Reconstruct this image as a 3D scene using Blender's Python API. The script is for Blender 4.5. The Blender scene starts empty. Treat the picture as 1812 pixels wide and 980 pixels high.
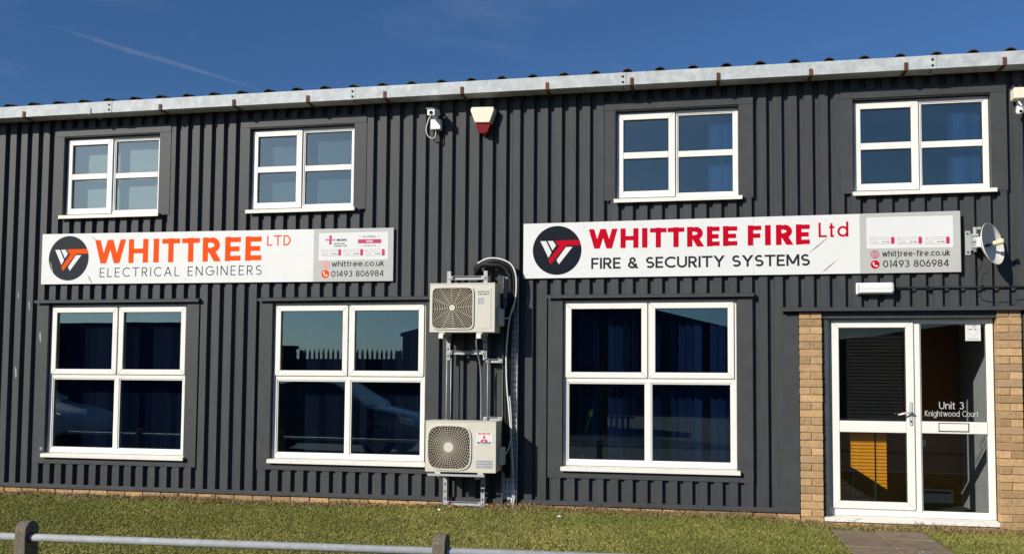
import bpy, bmesh, math, random
import numpy as np
from mathutils import Vector, Matrix
random.seed(7); rng = np.random.default_rng(7)
S = bpy.context.scene; COL = S.collection
PI = math.pi
# ------------------------------------------------------------------ camera, sky, sun, exposure
CAM = (1.901, -9.690, 1.364)
cam = bpy.data.cameras.new('camera'); co = bpy.data.objects.new('camera', cam); COL.objects.link(co)
cam.sensor_width = 36.0; cam.lens = 32.78; cam.shift_y = 0.0504; cam.clip_start = .1; cam.clip_end = 60000
Rt = Vector((0.98123938, 0.19263828, 0.00773092)); Up = Vector((0.00309764, -0.05584742, 0.99843451)); Fw = Vector((-0.19276846, 0.97967931, 0.05539641))
co.matrix_world = Matrix(((Rt.x, Up.x, -Fw.x, CAM[0]), (Rt.y, Up.y, -Fw.y, CAM[1]), (Rt.z, Up.z, -Fw.z, CAM[2]), (0, 0, 0, 1)))
S.camera = co
S.render.resolution_x, S.render.resolution_y = 1024, 553
SUN = Vector((-0.80, -1.0, 0.62)).normalized()          # towards the sun
EL = math.asin(SUN.z); ROT = math.atan2(SUN.x, SUN.y)
W = bpy.data.worlds.new('World'); S.world = W; W.use_nodes = True
wn = W.node_tree; wn.nodes.clear()
def wnode(t, **k):
    n = wn.nodes.new(t)
    for a, b in k.items(): setattr(n, a, b)
    return n
sky = wnode('ShaderNodeTexSky', sky_type='NISHITA', sun_disc=False, sun_elevation=EL, sun_rotation=ROT, altitude=0, air_density=1.0, dust_density=1.0, ozone_density=10.0)
bg = wnode('ShaderNodeBackground'); wo = wnode('ShaderNodeOutputWorld')
bg.inputs[1].default_value = 0.088
# thin cirrus wisps, even over the whole sky
tc = wnode('ShaderNodeTexCoord'); mp = wnode('ShaderNodeMapping'); mp.inputs['Scale'].default_value = (1.6, 2.6, 7.0); mp.inputs['Rotation'].default_value = (.1, .2, .5)
nz = wnode('ShaderNodeTexNoise'); nz.inputs['Scale'].default_value = 2.2; nz.inputs['Detail'].default_value = 9; nz.inputs['Roughness'].default_value = .62; nz.inputs['Distortion'].default_value = .6
rp = wnode('ShaderNodeValToRGB'); rp.color_ramp.elements[0].position = .52; rp.color_ramp.elements[0].color = (0, 0, 0, 1); rp.color_ramp.elements[1].position = .85; rp.color_ramp.elements[1].color = (.10, .10, .10, 1)
mx = wnode('ShaderNodeMix', data_type='RGBA', blend_type='MIX'); mx.inputs[7].default_value = (8.5, 8.8, 9.2, 1)
L = wn.links.new
L(tc.outputs['Generated'], mp.inputs[0]); L(mp.outputs[0], nz.inputs['Vector']); L(nz.outputs[0], rp.inputs[0]); L(rp.outputs[0], mx.inputs[0]); L(sky.outputs[0], mx.inputs[6]); L(mx.outputs[2], bg.inputs[0]); L(bg.outputs[0], wo.inputs[0])
sl = bpy.data.lights.new('sun', 'SUN'); sl.energy = 5.0; sl.angle = math.radians(.53); sl.color = (1.0, .945, .84)
so = bpy.data.objects.new('sun', sl); COL.objects.link(so); so.rotation_euler = (-SUN).to_track_quat('-Z', 'Y').to_euler(); so.location = (-20, -20, 20)
S.view_settings.view_transform = 'Standard'; S.view_settings.look = 'None'; S.view_settings.exposure = 0.0; S.view_settings.gamma = 1
S.view_settings.use_curve_mapping = False
S.render.engine = 'CYCLES'
S.cycles.max_bounces = 10; S.cycles.transparent_max_bounces = 24; S.cycles.volume_bounces = 1; S.cycles.caustics_reflective = False

# ------------------------------------------------------------------ materials
MATS = {}
def new_mat(name):
    m = bpy.data.materials.new(name); m.use_nodes = True; t = m.node_tree; t.nodes.clear()
    MATS[name] = m
    return m, t
def mat(name, col, rough=.5, metal=0, var=.12, vscale=6, streak=(1, 1, 1), bump=0, bscale=60, rnd=0, spec=.22, col2=None, c2pos=(.55, .75), coat=0):
    m, t = new_mat(name); N = t.nodes.new; l = t.links.new
    b = N('ShaderNodeBsdfPrincipled'); o = N('ShaderNodeOutputMaterial'); l(b.outputs[0], o.inputs[0])
    b.inputs['Roughness'].default_value = rough; b.inputs['Metallic'].default_value = metal; b.inputs['Specular IOR Level'].default_value = spec
    if coat: b.inputs['Coat Weight'].default_value = coat
    g = N('ShaderNodeNewGeometry'); mp = N('ShaderNodeMapping'); mp.inputs['Scale'].default_value = streak; l(g.outputs['Position'], mp.inputs[0])
    n = N('ShaderNodeTexNoise'); n.inputs['Scale'].default_value = vscale; n.inputs['Detail'].default_value = 6; n.inputs['Roughness'].default_value = .65; l(mp.outputs[0], n.inputs['Vector'])
    mr = N('ShaderNodeMapRange'); mr.inputs[1].default_value = .25; mr.inputs[2].default_value = .75; mr.inputs[3].default_value = 1 - var; mr.inputs[4].default_value = 1 + var; l(n.outputs[0], mr.inputs[0])
    fac = mr.outputs[0]
    if rnd:
        oi = N('ShaderNodeObjectInfo'); m2 = N('ShaderNodeMapRange'); m2.inputs[3].default_value = 1 - rnd; m2.inputs[4].default_value = 1 + rnd; l(oi.outputs['Random'], m2.inputs[0])
        mm = N('ShaderNodeMath'); mm.operation = 'MULTIPLY'; l(fac, mm.inputs[0]); l(m2.outputs[0], mm.inputs[1]); fac = mm.outputs[0]
    base = N('ShaderNodeRGB'); base.outputs[0].default_value = (*col, 1); src = base.outputs[0]
    if col2:
        n2 = N('ShaderNodeTexNoise'); n2.inputs['Scale'].default_value = vscale * .6; n2.inputs['Detail'].default_value = 8; n2.inputs['Roughness'].default_value = .7; l(mp.outputs[0], n2.inputs['Vector'])
        mr2 = N('ShaderNodeMapRange'); mr2.inputs[1].default_value = c2pos[0]; mr2.inputs[2].default_value = c2pos[1]; l(n2.outputs[0], mr2.inputs[0])
        mxx = N('ShaderNodeMix'); mxx.data_type = 'RGBA'; l(mr2.outputs[0], mxx.inputs[0]); l(src, mxx.inputs[6]); mxx.inputs[7].default_value = (*col2, 1); src = mxx.outputs[2]
    vm = N('ShaderNodeVectorMath'); vm.operation = 'SCALE'; l(src, vm.inputs[0]); l(fac, vm.inputs['Scale']); l(vm.outputs[0], b.inputs['Base Color'])
    rr = N('ShaderNodeMapRange'); rr.inputs[3].default_value = max(0, rough - .08); rr.inputs[4].default_value = min(1, rough + .08); l(n.outputs[0], rr.inputs[0]); l(rr.outputs[0], b.inputs['Roughness'])
    if bump:
        n3 = N('ShaderNodeTexNoise'); n3.inputs['Scale'].default_value = bscale; n3.inputs['Detail'].default_value = 4; l(g.outputs['Position'], n3.inputs['Vector'])
        bp_ = N('ShaderNodeBump'); bp_.inputs['Strength'].default_value = bump; bp_.inputs['Distance'].default_value = .01; l(n3.outputs[0], bp_.inputs['Height']); l(bp_.outputs[0], b.inputs['Normal'])
    return m
mat('clad', (.056, .0590, .0612), .50, var=.17, vscale=5, streak=(4, 4, .45), bump=.06, bscale=9, rnd=.08, col2=(.068, .070, .070), c2pos=(.5, .8))
mat('flash', (.056, .0588, .0610), .5, var=.15, vscale=5, bump=.05, bscale=7, rnd=.06, col2=(.066, .068, .069), c2pos=(.5, .8))
mat('clad_dark', (.03, .03, .032), .6)
mat('upvc', (.82, .80, .745), .32, var=.03, vscale=9, col2=(.66, .62, .54), c2pos=(.56, .82))
mat('sill', (.79, .77, .70), .38, var=.05, vscale=12, streak=(1, 1, 1), col2=(.55, .50, .40), c2pos=(.6, .85))
mat('gasket', (.02, .02, .02), .6)
mat('galv', (.43, .455, .465), .62, metal=.05, var=.15, vscale=16, bump=.04, bscale=50, col2=(.56, .585, .59), c2pos=(.42, .68))
mat('galv_rail', (.33, .35, .36), .6, metal=.0, var=.14, vscale=24, bump=.04, bscale=60, col2=(.40, .42, .43), c2pos=(.45, .65))
mat('strut', (.42, .43, .43), .5, metal=.15, var=.15, vscale=30)
mat('rust', (.135, .060, .034), .85, var=.3, vscale=40, col2=(.09, .05, .035), rnd=.35)
mat('dark_metal', (.035, .035, .036), .5)
mat('roof', (.045, .043, .042), .9, var=.4, vscale=20, bump=.3, bscale=60, col2=(.22, .21, .19), c2pos=(.58, .78))
mat('sign_white', (.73, .73, .71), .40, var=.025, vscale=7, col2=(.62, .61, .575), c2pos=(.6, .9))
mat('sign_grey', (.48, .48, .455), .35, var=.03, vscale=7)
mat('inset_white', (.72, .72, .705), .33, var=.02)
mat('orange', (.82, .078, .003), .5, var=.03, spec=.06); mat('red', (.50, .001, .018), .5, var=.03, spec=.06)
mat('ink', (.022, .026, .031), .5, var=.03, spec=.08); mat('navy_ink', (.009, .012, .019), .5, var=.03, spec=.08); mat('pink', (.52, .035, .12), .45); mat('greyline', (.32, .30, .30), .5)
mat('pale_orange', (.82, .32, .22), .45)
mat('brick', (.50, .318, .158), .9, var=.22, vscale=45, bump=.5, bscale=120, rnd=.26, col2=(.33, .215, .115), c2pos=(.45, .75))
mat('brick_red', (.43, .28, .16), .9, var=.25, vscale=45, bump=.5, bscale=120, rnd=.15, col2=(.30, .165, .09), c2pos=(.5, .8))
mat('mortar', (.38, .285, .18), .95, var=.2, vscale=60, bump=.4, bscale=150)
mat('ac', (.62, .592, .50), .42, var=.04, vscale=10, col2=(.58, .52, .39), c2pos=(.6, .9))
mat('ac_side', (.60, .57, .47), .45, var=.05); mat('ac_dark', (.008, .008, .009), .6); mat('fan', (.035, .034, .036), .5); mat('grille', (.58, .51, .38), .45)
mat('rubber', (.012, .012, .012), .55, var=.3, vscale=50, bump=.2, bscale=90)
mat('hose_grey', (.20, .20, .20), .5); mat('cable_white', (.70, .70, .68), .45); mat('label_grey', (.55, .56, .56), .4); mat('mark_red', (.65, .02, .03), .4)
mat('cream', (.80, .75, .59), .4, var=.03, col2=(.72, .60, .38), c2pos=(.62, .9)); mat('alarm_red', (.19, .008, .012), .25, var=.1)
mat('cctv', (.80, .80, .78), .35, var=.03); mat('lens', (.01, .01, .012), .1)
mat('dish', (.80, .765, .69), .45, var=.03); mat('feed', (.80, .68, .40), .4)
mat('diffuser', (.78, .80, .78), .25, var=.04, vscale=60, streak=(1, 1, .2)); mat('chrome', (.70, .70, .69), .3, metal=.25, spec=.5)
mat('concrete', (.16, .135, .105), .95, var=.35, vscale=90, bump=.7, bscale=110, col2=(.34, .31, .26), c2pos=(.58, .68))
mat('slab', (.27, .205, .135), .92, var=.18, vscale=14, bump=.3, bscale=90, rnd=.10, col2=(.15, .12, .085), c2pos=(.45, .7))
mat('soil', (.15, .14, .045), .98, var=.45, vscale=22, bump=.8, bscale=40, col2=(.17, .125, .06), c2pos=(.5, .7))
mat('asphalt', (.055, .055, .057), .93, var=.2, vscale=20, bump=.2, bscale=60)
mat('kerb', (.30, .29, .27), .9, var=.15)
mat('blue_clad', (.018, .032, .085), .5, rnd=.1); mat('shed_clad', (.05, .055, .06), .6); mat('tan_brick', (.22, .14, .075), .9, var=.2, vscale=4)
mat('car_white', (.70, .72, .74), .25, coat=.6, var=.01); mat('car_blue', (.008, .014, .035), .25, coat=.6, var=.01); mat('tyre', (.02, .02, .02), .85); mat('alloy', (.45, .45, .46), .35, metal=.8)
mat('curtain_blue', (.035, .10, .30), .75, var=.15, vscale=5, streak=(6, 6, .3), rnd=.25); mat('roller_pale', (.37, .42, .38), .8, var=.05, vscale=3, streak=(1, 1, 6)); mat('roller_teal', (.10, .145, .165), .8, var=.05, vscale=3)
mat('blind_navy', (.006, .015, .050), .75, var=.15, vscale=5, streak=(6, 6, .3), rnd=.3)
mat('blind_blue', (.014, .042, .130), .75, var=.15, vscale=5, streak=(6, 6, .3), rnd=.25); mat('blind_dark', (.012, .011, .010), .6, rnd=.1)
mat('room_wall', (.42, .43, .42), .9); mat('carpet', (.05, .05, .055), .95); mat('orange_panel', (.95, .36, .012), .6, var=.12, vscale=5, streak=(8, 8, .3)); mat('brown_wall', (.30, .10, .016), .8); mat('lining', (.25, .25, .25), .9)
mat('leaf_green', (.045, .11, .018), .5); mat('lamp_metal', (.55, .56, .56), .5, metal=.1)
mat('dropping', (.30, .30, .29), .8, var=.2, vscale=60); mat('dirt', (.30, .275, .21), .8, var=.3, vscale=80); mat('dry_leaf', (.28, .16, .07), .8, rnd=.4); mat('terracotta', (.35, .16, .10), .85)
# glass: clear pane with a Schlick reflection, faint waviness
def glass(name, f0, tint, gcol=(.98, 1, .86)):
    m, t = new_mat(name); N = t.nodes.new; l = t.links.new
    o = N('ShaderNodeOutputMaterial'); mx = N('ShaderNodeMixShader'); tr = N('ShaderNodeBsdfTransparent'); gl = N('ShaderNodeBsdfGlossy')
    tr.inputs[0].default_value = (*tint, 1); gl.inputs['Roughness'].default_value = 0.0; gl.inputs['Color'].default_value = (*gcol, 1)
    lw = N('ShaderNodeLayerWeight'); lw.inputs[0].default_value = .5
    p = N('ShaderNodeMath'); p.operation = 'POWER'; p.inputs[1].default_value = 5; l(lw.outputs['Facing'], p.inputs[0])
    ma = N('ShaderNodeMath'); ma.operation = 'MULTIPLY_ADD'; ma.inputs[1].default_value = 1 - f0; ma.inputs[2].default_value = f0; l(p.outputs[0], ma.inputs[0])
    g = N('ShaderNodeNewGeometry'); oi = N('ShaderNodeObjectInfo'); ad = N('ShaderNodeVectorMath'); l(g.outputs['Position'], ad.inputs[0]); l(oi.outputs['Random'], ad.inputs[1])
    n = N('ShaderNodeTexNoise'); n.inputs['Scale'].default_value = 1.6; n.inputs['Detail'].default_value = 1; l(ad.outputs[0], n.inputs['Vector'])
    b = N('ShaderNodeBump'); b.inputs['Strength'].default_value = .035; b.inputs['Distance'].default_value = .012; l(n.outputs[0], b.inputs['Height']); l(b.outputs[0], gl.inputs['Normal'])
    l(ma.outputs[0], mx.inputs[0]); l(tr.outputs[0], mx.inputs[1]); l(gl.outputs[0], mx.inputs[2]); l(mx.outputs[0], o.inputs[0])
    return m
glass('glass', .16, (.84, .87, .87)); glass('glass_low', .125, (.80, .84, .85), (.72, .98, 1.0)); glass('glass_door', .055, (.88, .90, .90)); glass('car_glass', .08, (.25, .28, .28))
# grass: blade colour from patches that lie in the lawn
def grass_mat():
    m, t = new_mat('grass'); N = t.nodes.new; l = t.links.new
    b = N('ShaderNodeBsdfPrincipled'); o = N('ShaderNodeOutputMaterial'); l(b.outputs[0], o.inputs[0]); b.inputs['Roughness'].default_value = .6; b.inputs['Specular IOR Level'].default_value = .25
    at = N('ShaderNodeAttribute'); at.attribute_name = 'tint'
    l(at.outputs['Color'], b.inputs['Base Color'])
grass_mat()
def contrail_mat():
    m, t = new_mat('contrail'); v = t.nodes.new('ShaderNodeVolumePrincipled'); o = t.nodes.new('ShaderNodeOutputMaterial')
    v.inputs['Color'].default_value = (1, 1, 1, 1); v.inputs['Density'].default_value = .0020; v.inputs['Anisotropy'].default_value = 0
    t.links.new(v.outputs[0], o.inputs['Volume'])
contrail_mat()

# ------------------------------------------------------------------ helpers
ORG = {}
def wloc(o): return ORG.get(o.name, Vector((0, 0, 0))) if o else Vector((0, 0, 0))
def tag(o, label=None, cat=None, group=None, kind=None):
    if label: o['label'] = label
    if cat: o['category'] = cat
    if group: o['group'] = group
    if kind: o['kind'] = kind
    return o
def thing(name, label, cat, loc=(0, 0, 0), group=None):
    o = bpy.data.objects.new(name, None); COL.objects.link(o); o.location = loc; o.empty_display_size = .1
    ORG[o.name] = Vector(loc); return tag(o, label, cat, group)
def part(name, parent):                       # an Empty part that holds sub-parts
    o = bpy.data.objects.new(name, None); COL.objects.link(o); o.parent = parent; o.empty_display_size = .05
    ORG[o.name] = wloc(parent); return o
class MB:
    def __init__(s): s.v = []; s.f = []
    def add(s, vs, fs):
        n = len(s.v); s.v += [tuple(p) for p in vs]; s.f += [tuple(n + i for i in f) for f in fs]; return s
    def box(s, x0, x1, y0, y1, z0, z1):
        return s.add([(x0, y0, z0), (x1, y0, z0), (x1, y1, z0), (x0, y1, z0), (x0, y0, z1), (x1, y0, z1), (x1, y1, z1), (x0, y1, z1)],
                     [(0, 1, 5, 4), (1, 2, 6, 5), (2, 3, 7, 6), (3, 0, 4, 7), (4, 5, 6, 7), (3, 2, 1, 0)])
    def prism(s, poly, y0, y1):               # polygon in x,z (counter-clockwise seen from the front) from y0 (front) to y1
        n = len(poly)
        return s.add([(x, y0, z) for x, z in poly] + [(x, y1, z) for x, z in poly],
                     [tuple(range(n)), tuple(range(2 * n - 1, n - 1, -1))] + [((i + 1) % n, i, n + i, n + (i + 1) % n) for i in range(n)])
    def prismx(s, poly, x0, x1):              # polygon in y,z along x
        n = len(poly)
        return s.add([(x0, y, z) for y, z in poly] + [(x1, y, z) for y, z in poly],
                     [tuple(range(n)), tuple(range(2 * n - 1, n - 1, -1))] + [((i + 1) % n, i, n + i, n + (i + 1) % n) for i in range(n)])
    def tube(s, path, r, n=10, cap=True):
        path = [Vector(p) for p in path]; rs = r if isinstance(r, (list, tuple)) else [r] * len(path)
        rings = []; ref = None
        for i, p in enumerate(path):
            d = (path[min(i + 1, len(path) - 1)] - path[max(i - 1, 0)]).normalized()
            if ref is None: ref = Vector((0, 0, 1)) if abs(d.z) < .9 else Vector((1, 0, 0))
            a = d.cross(ref).normalized(); b = d.cross(a).normalized(); ref = -b if False else ref
            if abs(d.dot(ref)) > .95: ref = a
            rings.append([p + (a * math.cos(2 * PI * k / n) + b * math.sin(2 * PI * k / n)) * rs[i] for k in range(n)])
        vs = [q for R_ in rings for q in R_]
        fs = [(i * n + k, i * n + (k + 1) % n, (i + 1) * n + (k + 1) % n, (i + 1) * n + k) for i in range(len(path) - 1) for k in range(n)]
        if cap: fs += [tuple(range(n - 1, -1, -1)), tuple((len(path) - 1) * n + k for k in range(n))]
        return s.add(vs, fs)
    def lathe(s, c, axis, prof, n=32):        # prof: list of (along, radius)
        c = Vector(c); d = Vector(axis).normalized(); ref = Vector((0, 0, 1)) if abs(d.z) < .9 else Vector((1, 0, 0))
        a = d.cross(ref).normalized(); b = d.cross(a).normalized(); vs = []
        for t, r in prof: vs += [c + d * t + (a * math.cos(2 * PI * k / n) + b * math.sin(2 * PI * k / n)) * r for k in range(n)]
        return s.add(vs, [(i * n + k, i * n + (k + 1) % n, (i + 1) * n + (k + 1) % n, (i + 1) * n + k) for i in range(len(prof) - 1) for k in range(n)])
    def mesh(s, name, org=Vector((0, 0, 0)), m=None):
        me = bpy.data.meshes.new(name); me.from_pydata([(x - org.x, y - org.y, z - org.z) for x, y, z in s.v], [], s.f); me.update()
        if m: me.materials.append(MATS[m])
        return me
    def obj(s, name, m, parent=None, bevel=0, smooth=False, fix=True, seg=2):
        me = s.mesh(name, wloc(parent), m)
        if fix:
            bm = bmesh.new(); bm.from_mesh(me); bmesh.ops.recalc_face_normals(bm, faces=bm.faces); bm.to_mesh(me); bm.free()
        if smooth:
            for p in me.polygons: p.use_smooth = True
        o = bpy.data.objects.new(name, me); COL.objects.link(o)
        if parent: o.parent = parent
        ORG[o.name] = wloc(parent)
        if bevel:
            b = o.modifiers.new('bevel', 'BEVEL'); b.width = bevel; b.segments = seg; b.limit_method = 'ANGLE'; b.angle_limit = math.radians(40)
        return o
def inst(name, me, parent, loc, scale=None, rot=None):
    o = bpy.data.objects.new(name, me); COL.objects.link(o); o.parent = parent
    o.location = Vector(loc) - wloc(parent)
    if scale: o.scale = scale
    if rot: o.rotation_euler = rot
    return o
def smoothstep(a, b, x): t = min(1, max(0, (x - a) / (b - a))); return t * t * (3 - 2 * t)
def gbase(x): return .030 * smoothstep(-2.5, .3, x) - .065 * smoothstep(2.2, 3.4, x)
def gz(x, y): return gbase(x) + (.008 * math.sin(x * 1.3 + y) * math.sin(y * 2.1) * min(1, -y) if y < 0 else 0)

# ------------------------------------------------------------------ ground
mb = MB(); n0 = 48
mb.add([(-400, -600, -.12), (400, -600, -.12), (400, 300, -.12), (-400, 300, -.12)], [(0, 1, 2, 3)])
tag(mb.obj('road', 'asphalt'), kind='structure')
mb = MB(); xs = [-30 + i * .25 for i in range(161)]; ys = [-5.4 + j * .2 for j in range(28)]
mb.add([(x, y, gz(x, y)) for y in ys for x in xs], [(j * 161 + i, j * 161 + i + 1, (j + 1) * 161 + i + 1, (j + 1) * 161 + i) for j in range(27) for i in range(160)])
tag(mb.obj('lawn', 'soil'), kind='structure')
mb = MB(); mb.box(-30, 10, -5.52, -5.4, -.3, .0); tag(mb.obj('kerb', 'kerb', bevel=.015), kind='structure')
path = tag(thing('path', None, None, (3.5, -2, 0)), kind='structure')
k = 0
for (x0, x1) in ((3.165, 3.548), (3.558, 3.985)):
    y = -.30 - (.0 if k == 0 else .012)
    for r in range(11):
        h = .475; zz = gz((x0 + x1) / 2, y) + .012 + random.uniform(-.004, .004); t1 = random.uniform(-.004, .004)
        mb = MB(); mb.box(x0, x1, y - h + .010, y, zz - .05, zz)
        mb.v = [(a, b, c + (t1 if a > x0 + .1 else 0)) for a, b, c in mb.v]
        mb.obj('slab', 'slab', path, bevel=.006); y -= h
    k += 1

# ------------------------------------------------------------------ the building
B = thing('industrial_unit', 'long dark grey ribbed metal industrial unit with white windows and galvanised gutter', 'building', (0, 0, 0))
XL, XR = -9.2, 6.6
LOW = [(-5.560, -3.786), (-2.734, -.958), (.538, 2.314)]; LZ = (.488, 2.207)
UPP = [(-5.429, -4.186), (-3.055, -1.807), (1.087, 2.341), (3.457, 4.731)]; UZ = (3.269, 4.189)
DOOR = (3.155, 4.735)
P_, CW, WB, VA, DEP = .15, .080, .012, .046, .042
def cuts(x):
    out = []
    for a, b in LOW:
        if a - .07 < x < b + .07: out.append((LZ[0] - .07, LZ[1] + .03))
    for a, b in UPP:
        if a - .06 < x < b + .06: out.append((UZ[0] - .02, UZ[1] + .06))
    if 2.80 < x < 4.985: out.append((-1, 2.10))
    return sorted(out)
def intervals(x):
    z = .108; out = []
    for a, b in cuts(x):
        if a > z: out.append((z, a))
        z = max(z, b)
    out.append((z, 4.47)); return out
k0 = int((XL) / P_) - 1; k1 = int(XR / P_) + 1
segs = {}
for kk in range(k0, k1):
    r = .067 + kk * P_                          # right edge of a crest
    prof = [(r - CW, 0), (r, 0), (r + WB, DEP), (r + WB + VA, DEP), (r + P_ - CW, 0)]
    for i in range(4):
        (xa, ya), (xb, yb) = prof[i], prof[i + 1]
        for iv in intervals((xa + xb) / 2):
            segs.setdefault((kk // 7, iv), []).append(((xa, ya), (xb, yb)))
screw = MB(); sc_n = 0
for (bay, iv), ss in sorted(segs.items()):
    runs = []; 
    for sg in ss:
        if runs and abs(runs[-1][-1][1][0] - sg[0][0]) < 1e-6: runs[-1].append(sg)
        else: runs.append([sg])
    for run in runs:
        mb = MB(); pts = [run[0][0]] + [q[1] for q in run]; n = len(pts)
        jit = random.uniform(-.0012, .0012)
        mb.add([(x, y + jit, iv[0]) for x, y in pts] + [(x, y + jit, iv[1]) for x, y in pts] + [(x, y + jit + .0012, iv[0]) for x, y in pts] + [(x, y + jit + .0012, iv[1]) for x, y in pts],
               [(i, i + 1, n + i + 1, n + i) for i in range(n - 1)] + [(2 * n + i + 1, 2 * n + i, 3 * n + i, 3 * n + i + 1) for i in range(n - 1)])
        mb.obj('cladding_sheet', 'clad', B, fix=False)
for kk in range(k0, k1):
    r = .067 + kk * P_; xv = r + WB + VA + .006
    for z in (.32, .95, 1.6, 2.30, 3.14, 3.75, 4.28):
        if kk % 2 == 0 or z in (.32, 2.30, 3.14):
            if any(a + .01 < z < b - .01 for a, b in intervals(xv)) and -7 < xv < 5.3:
                screw.lathe((xv, DEP - .003, z), (0, -1, 0), [(0, .008), (.006, .008), (.008, .004), (.008, 0)], 6)
tag(screw.obj('screw_heads', 'dark_metal', B), kind='stuff')
# wall lining with real openings, floors, rooms
mb = MB()
openings = [(a, b, *LZ) for a, b in LOW] + [(a, b, *UZ) for a, b in UPP] + [(DOOR[0] + .06, DOOR[1] - .0, -.1, 2.05)]
xb = sorted({XL, XR, *[v for o in openings for v in o[:2]]}); zb = sorted({-.1, 4.47, *[v for o in openings for v in o[2:]]})
for i in range(len(xb) - 1):
    for j in range(len(zb) - 1):
        cxm, czm = (xb[i] + xb[i + 1]) / 2, (zb[j] + zb[j + 1]) / 2
        if not any(o[0] < cxm < o[1] and o[2] < czm < o[3] for o in openings): mb.box(xb[i], xb[i + 1], .135, .20, zb[j], zb[j + 1])
mb.obj('wall_lining', 'lining', B, fix=False)
mb = MB(); mb.box(XL, XR, .2, 5.0, -.12, .02); mb.obj('floor_slab', 'carpet', B)
mb = MB(); mb.box(XL, XR, .2, 5.0, 2.62, 2.85); mb.obj('upper_floor', 'room_wall', B)
mb = MB(); mb.box(XL, XR, .2, 5.0, 4.42, 4.46); mb.obj('ceiling', 'room_wall', B)
mb = MB(); mb.box(XL, XR, 5.0, 5.1, -.1, 4.5); mb.obj('back_wall', 'room_wall', B)
for x in (XL, -3.25, 2.90, XR - .1):
    mb = MB(); mb.box(x, x + .1, .2, 5.0, .02, 4.42); mb.obj('partition', 'room_wall', B)
mb = MB(); mb.box(3.0, 6.5, 1.5, 1.6, .02, 2.62); mb.obj('lobby_wall', 'brown_wall', B)
mb = MB(); mb.box(4.80, 4.86, .2, 1.5, .02, 2.62); mb.obj('lobby_side_wall', 'room_wall', B)

# flashings round the windows
def board(x0, x1, z0, z1, y=-.005, d=.0035, nm='flashing'):
    mb = MB(); mb.box(x0, x1, y, y + d, z0, z1); return mb.obj(nm, 'flash', B)
def returns(x0, x1, z0, z1, depth):
    mb = MB(); mb.box(x0 - .006, x0 - .0025, -.0045, depth + .01, z0, z1 + .004); mb.box(x1 + .0025, x1 + .006, -.0045, depth + .01, z0, z1 + .004); mb.box(x0 - .006, x1 + .006, -.0045, depth + .01, z1 + .0045, z1 + .008)
    mb.obj('reveal', 'flash', B)
for a, b in UPP:
    board(a - .115, a - .006, UZ[0] - .02, UZ[1] + .016); board(b + .006, b + .145, UZ[0] - .03, UZ[1] + .016)
    board(a - .115, b + .145, UZ[1] + .016, UZ[1] + .108, y=-.009); returns(a, b, UZ[0], UZ[1], .06)
for a, b in LOW:
    board(a - .155, a - .006, .36, LZ[1] + .025); board(b + .006, b + .155, .36, LZ[1] + .025)
    board(a - .02, b + .02, .362, LZ[0] - .02, y=-.009); returns(a, b, LZ[0], LZ[1], .045)
    mb = MB(); mb.prismx([(-.002, LZ[1] + .062), (-.05, LZ[1] + .048), (-.05, LZ[1] + .020), (-.046, LZ[1] + .020), (-.046, LZ[1] + .044), (.10, LZ[1] + .044), (.10, LZ[1] + .062)], a - .165, b + .17); mb.obj('drip_flashing', 'flash', B)
board(2.762, 2.917, .085, 2.045)
board(4.978, 5.08, -.05, 2.045)
mb = MB(); mb.prismx([(.02, 2.118), (-.075, 2.108), (-.075, 2.072), (-.070, 2.072), (-.070, 2.095), (.02, 2.095)], 2.742, 6.2); mb.obj('door_canopy_flashing', 'flash', B)
mb = MB(); mb.box(3.143, 4.742, .0, .09, 2.005, 2.094); mb.obj('door_head_fascia', 'flash', B)
mb = MB(); mb.box(3.1425, 3.20, .02, .088, -.02, 2.004); mb.obj('door_reveal', 'flash', B)
x = XL
while x < 2.9:
    x1 = min(x + random.uniform(2.6, 3.0), 2.917); mb = MB()
    mb.prismx([(.046, .126), (-.010, .122), (-.016, .114), (-.016, .080), (-.006, .074), (.046, .074)], x, x1 - .003); mb.obj('base_flashing', 'flash', B); x = x1
mb = MB(); mb.box(XL, 2.917, .04, .12, -.2, .11); mb.obj('plinth_core', 'mortar', B)
brick_me = MB().box(0, .215, 0, .1025, 0, .065).mesh('brick', m='brick'); half_me = MB().box(0, .1025, 0, .1025, 0, .065).mesh('half_brick', m='brick'); red_me = MB().box(0, .215, 0, .1025, 0, .065).mesh('brick', m='brick_red')
def bevel_mesh(me, w):
    bm = bmesh.new(); bm.from_mesh(me); bmesh.ops.recalc_face_normals(bm, faces=bm.faces); bmesh.ops.bevel(bm, geom=bm.edges, offset=w, segments=1, affect='EDGES'); bm.to_mesh(me); bm.free()
for me in (brick_me, half_me, red_me): bevel_mesh(me, .004)
plinth = part('plinth', B); x = -7.2
while x < 2.7:
    for z in (-.036,):
        inst('brick', random.choice((brick_me, brick_me, red_me)), plinth, (x, .008 + random.uniform(-.003, .003), z + .040))
    x += .225
for x0, nm in ((2.922, 'brick_pier'), (4.748, 'brick_pier')):
    pr = part(nm, B); mb = MB(); mb.box(x0 + .006, x0 + .211, -.010, .2, -.2, 2.056 if x0 < 4 else 2.068); mb.obj('mortar_core', 'mortar', pr)
    nC = 29 if x0 < 4 else 29
    for c in range(nC):
        z = 2.064 - .075 * (c + 1) + .01 + (.012 if x0 > 4 else 0); me_f = random.random()
        y0 = -.020
        if c % 2: inst('brick', red_me if me_f < .22 else brick_me, pr, (x0 + random.uniform(-.002, .002), y0 + random.uniform(-.003, .003), z))
        else:
            inst('brick', half_me, pr, (x0 + random.uniform(-.002, .002), y0 + random.uniform(-.003, .003), z)); inst('brick', half_me, pr, (x0 + .1125 + random.uniform(-.002, .002), y0 + random.uniform(-.003, .003), z))
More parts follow.
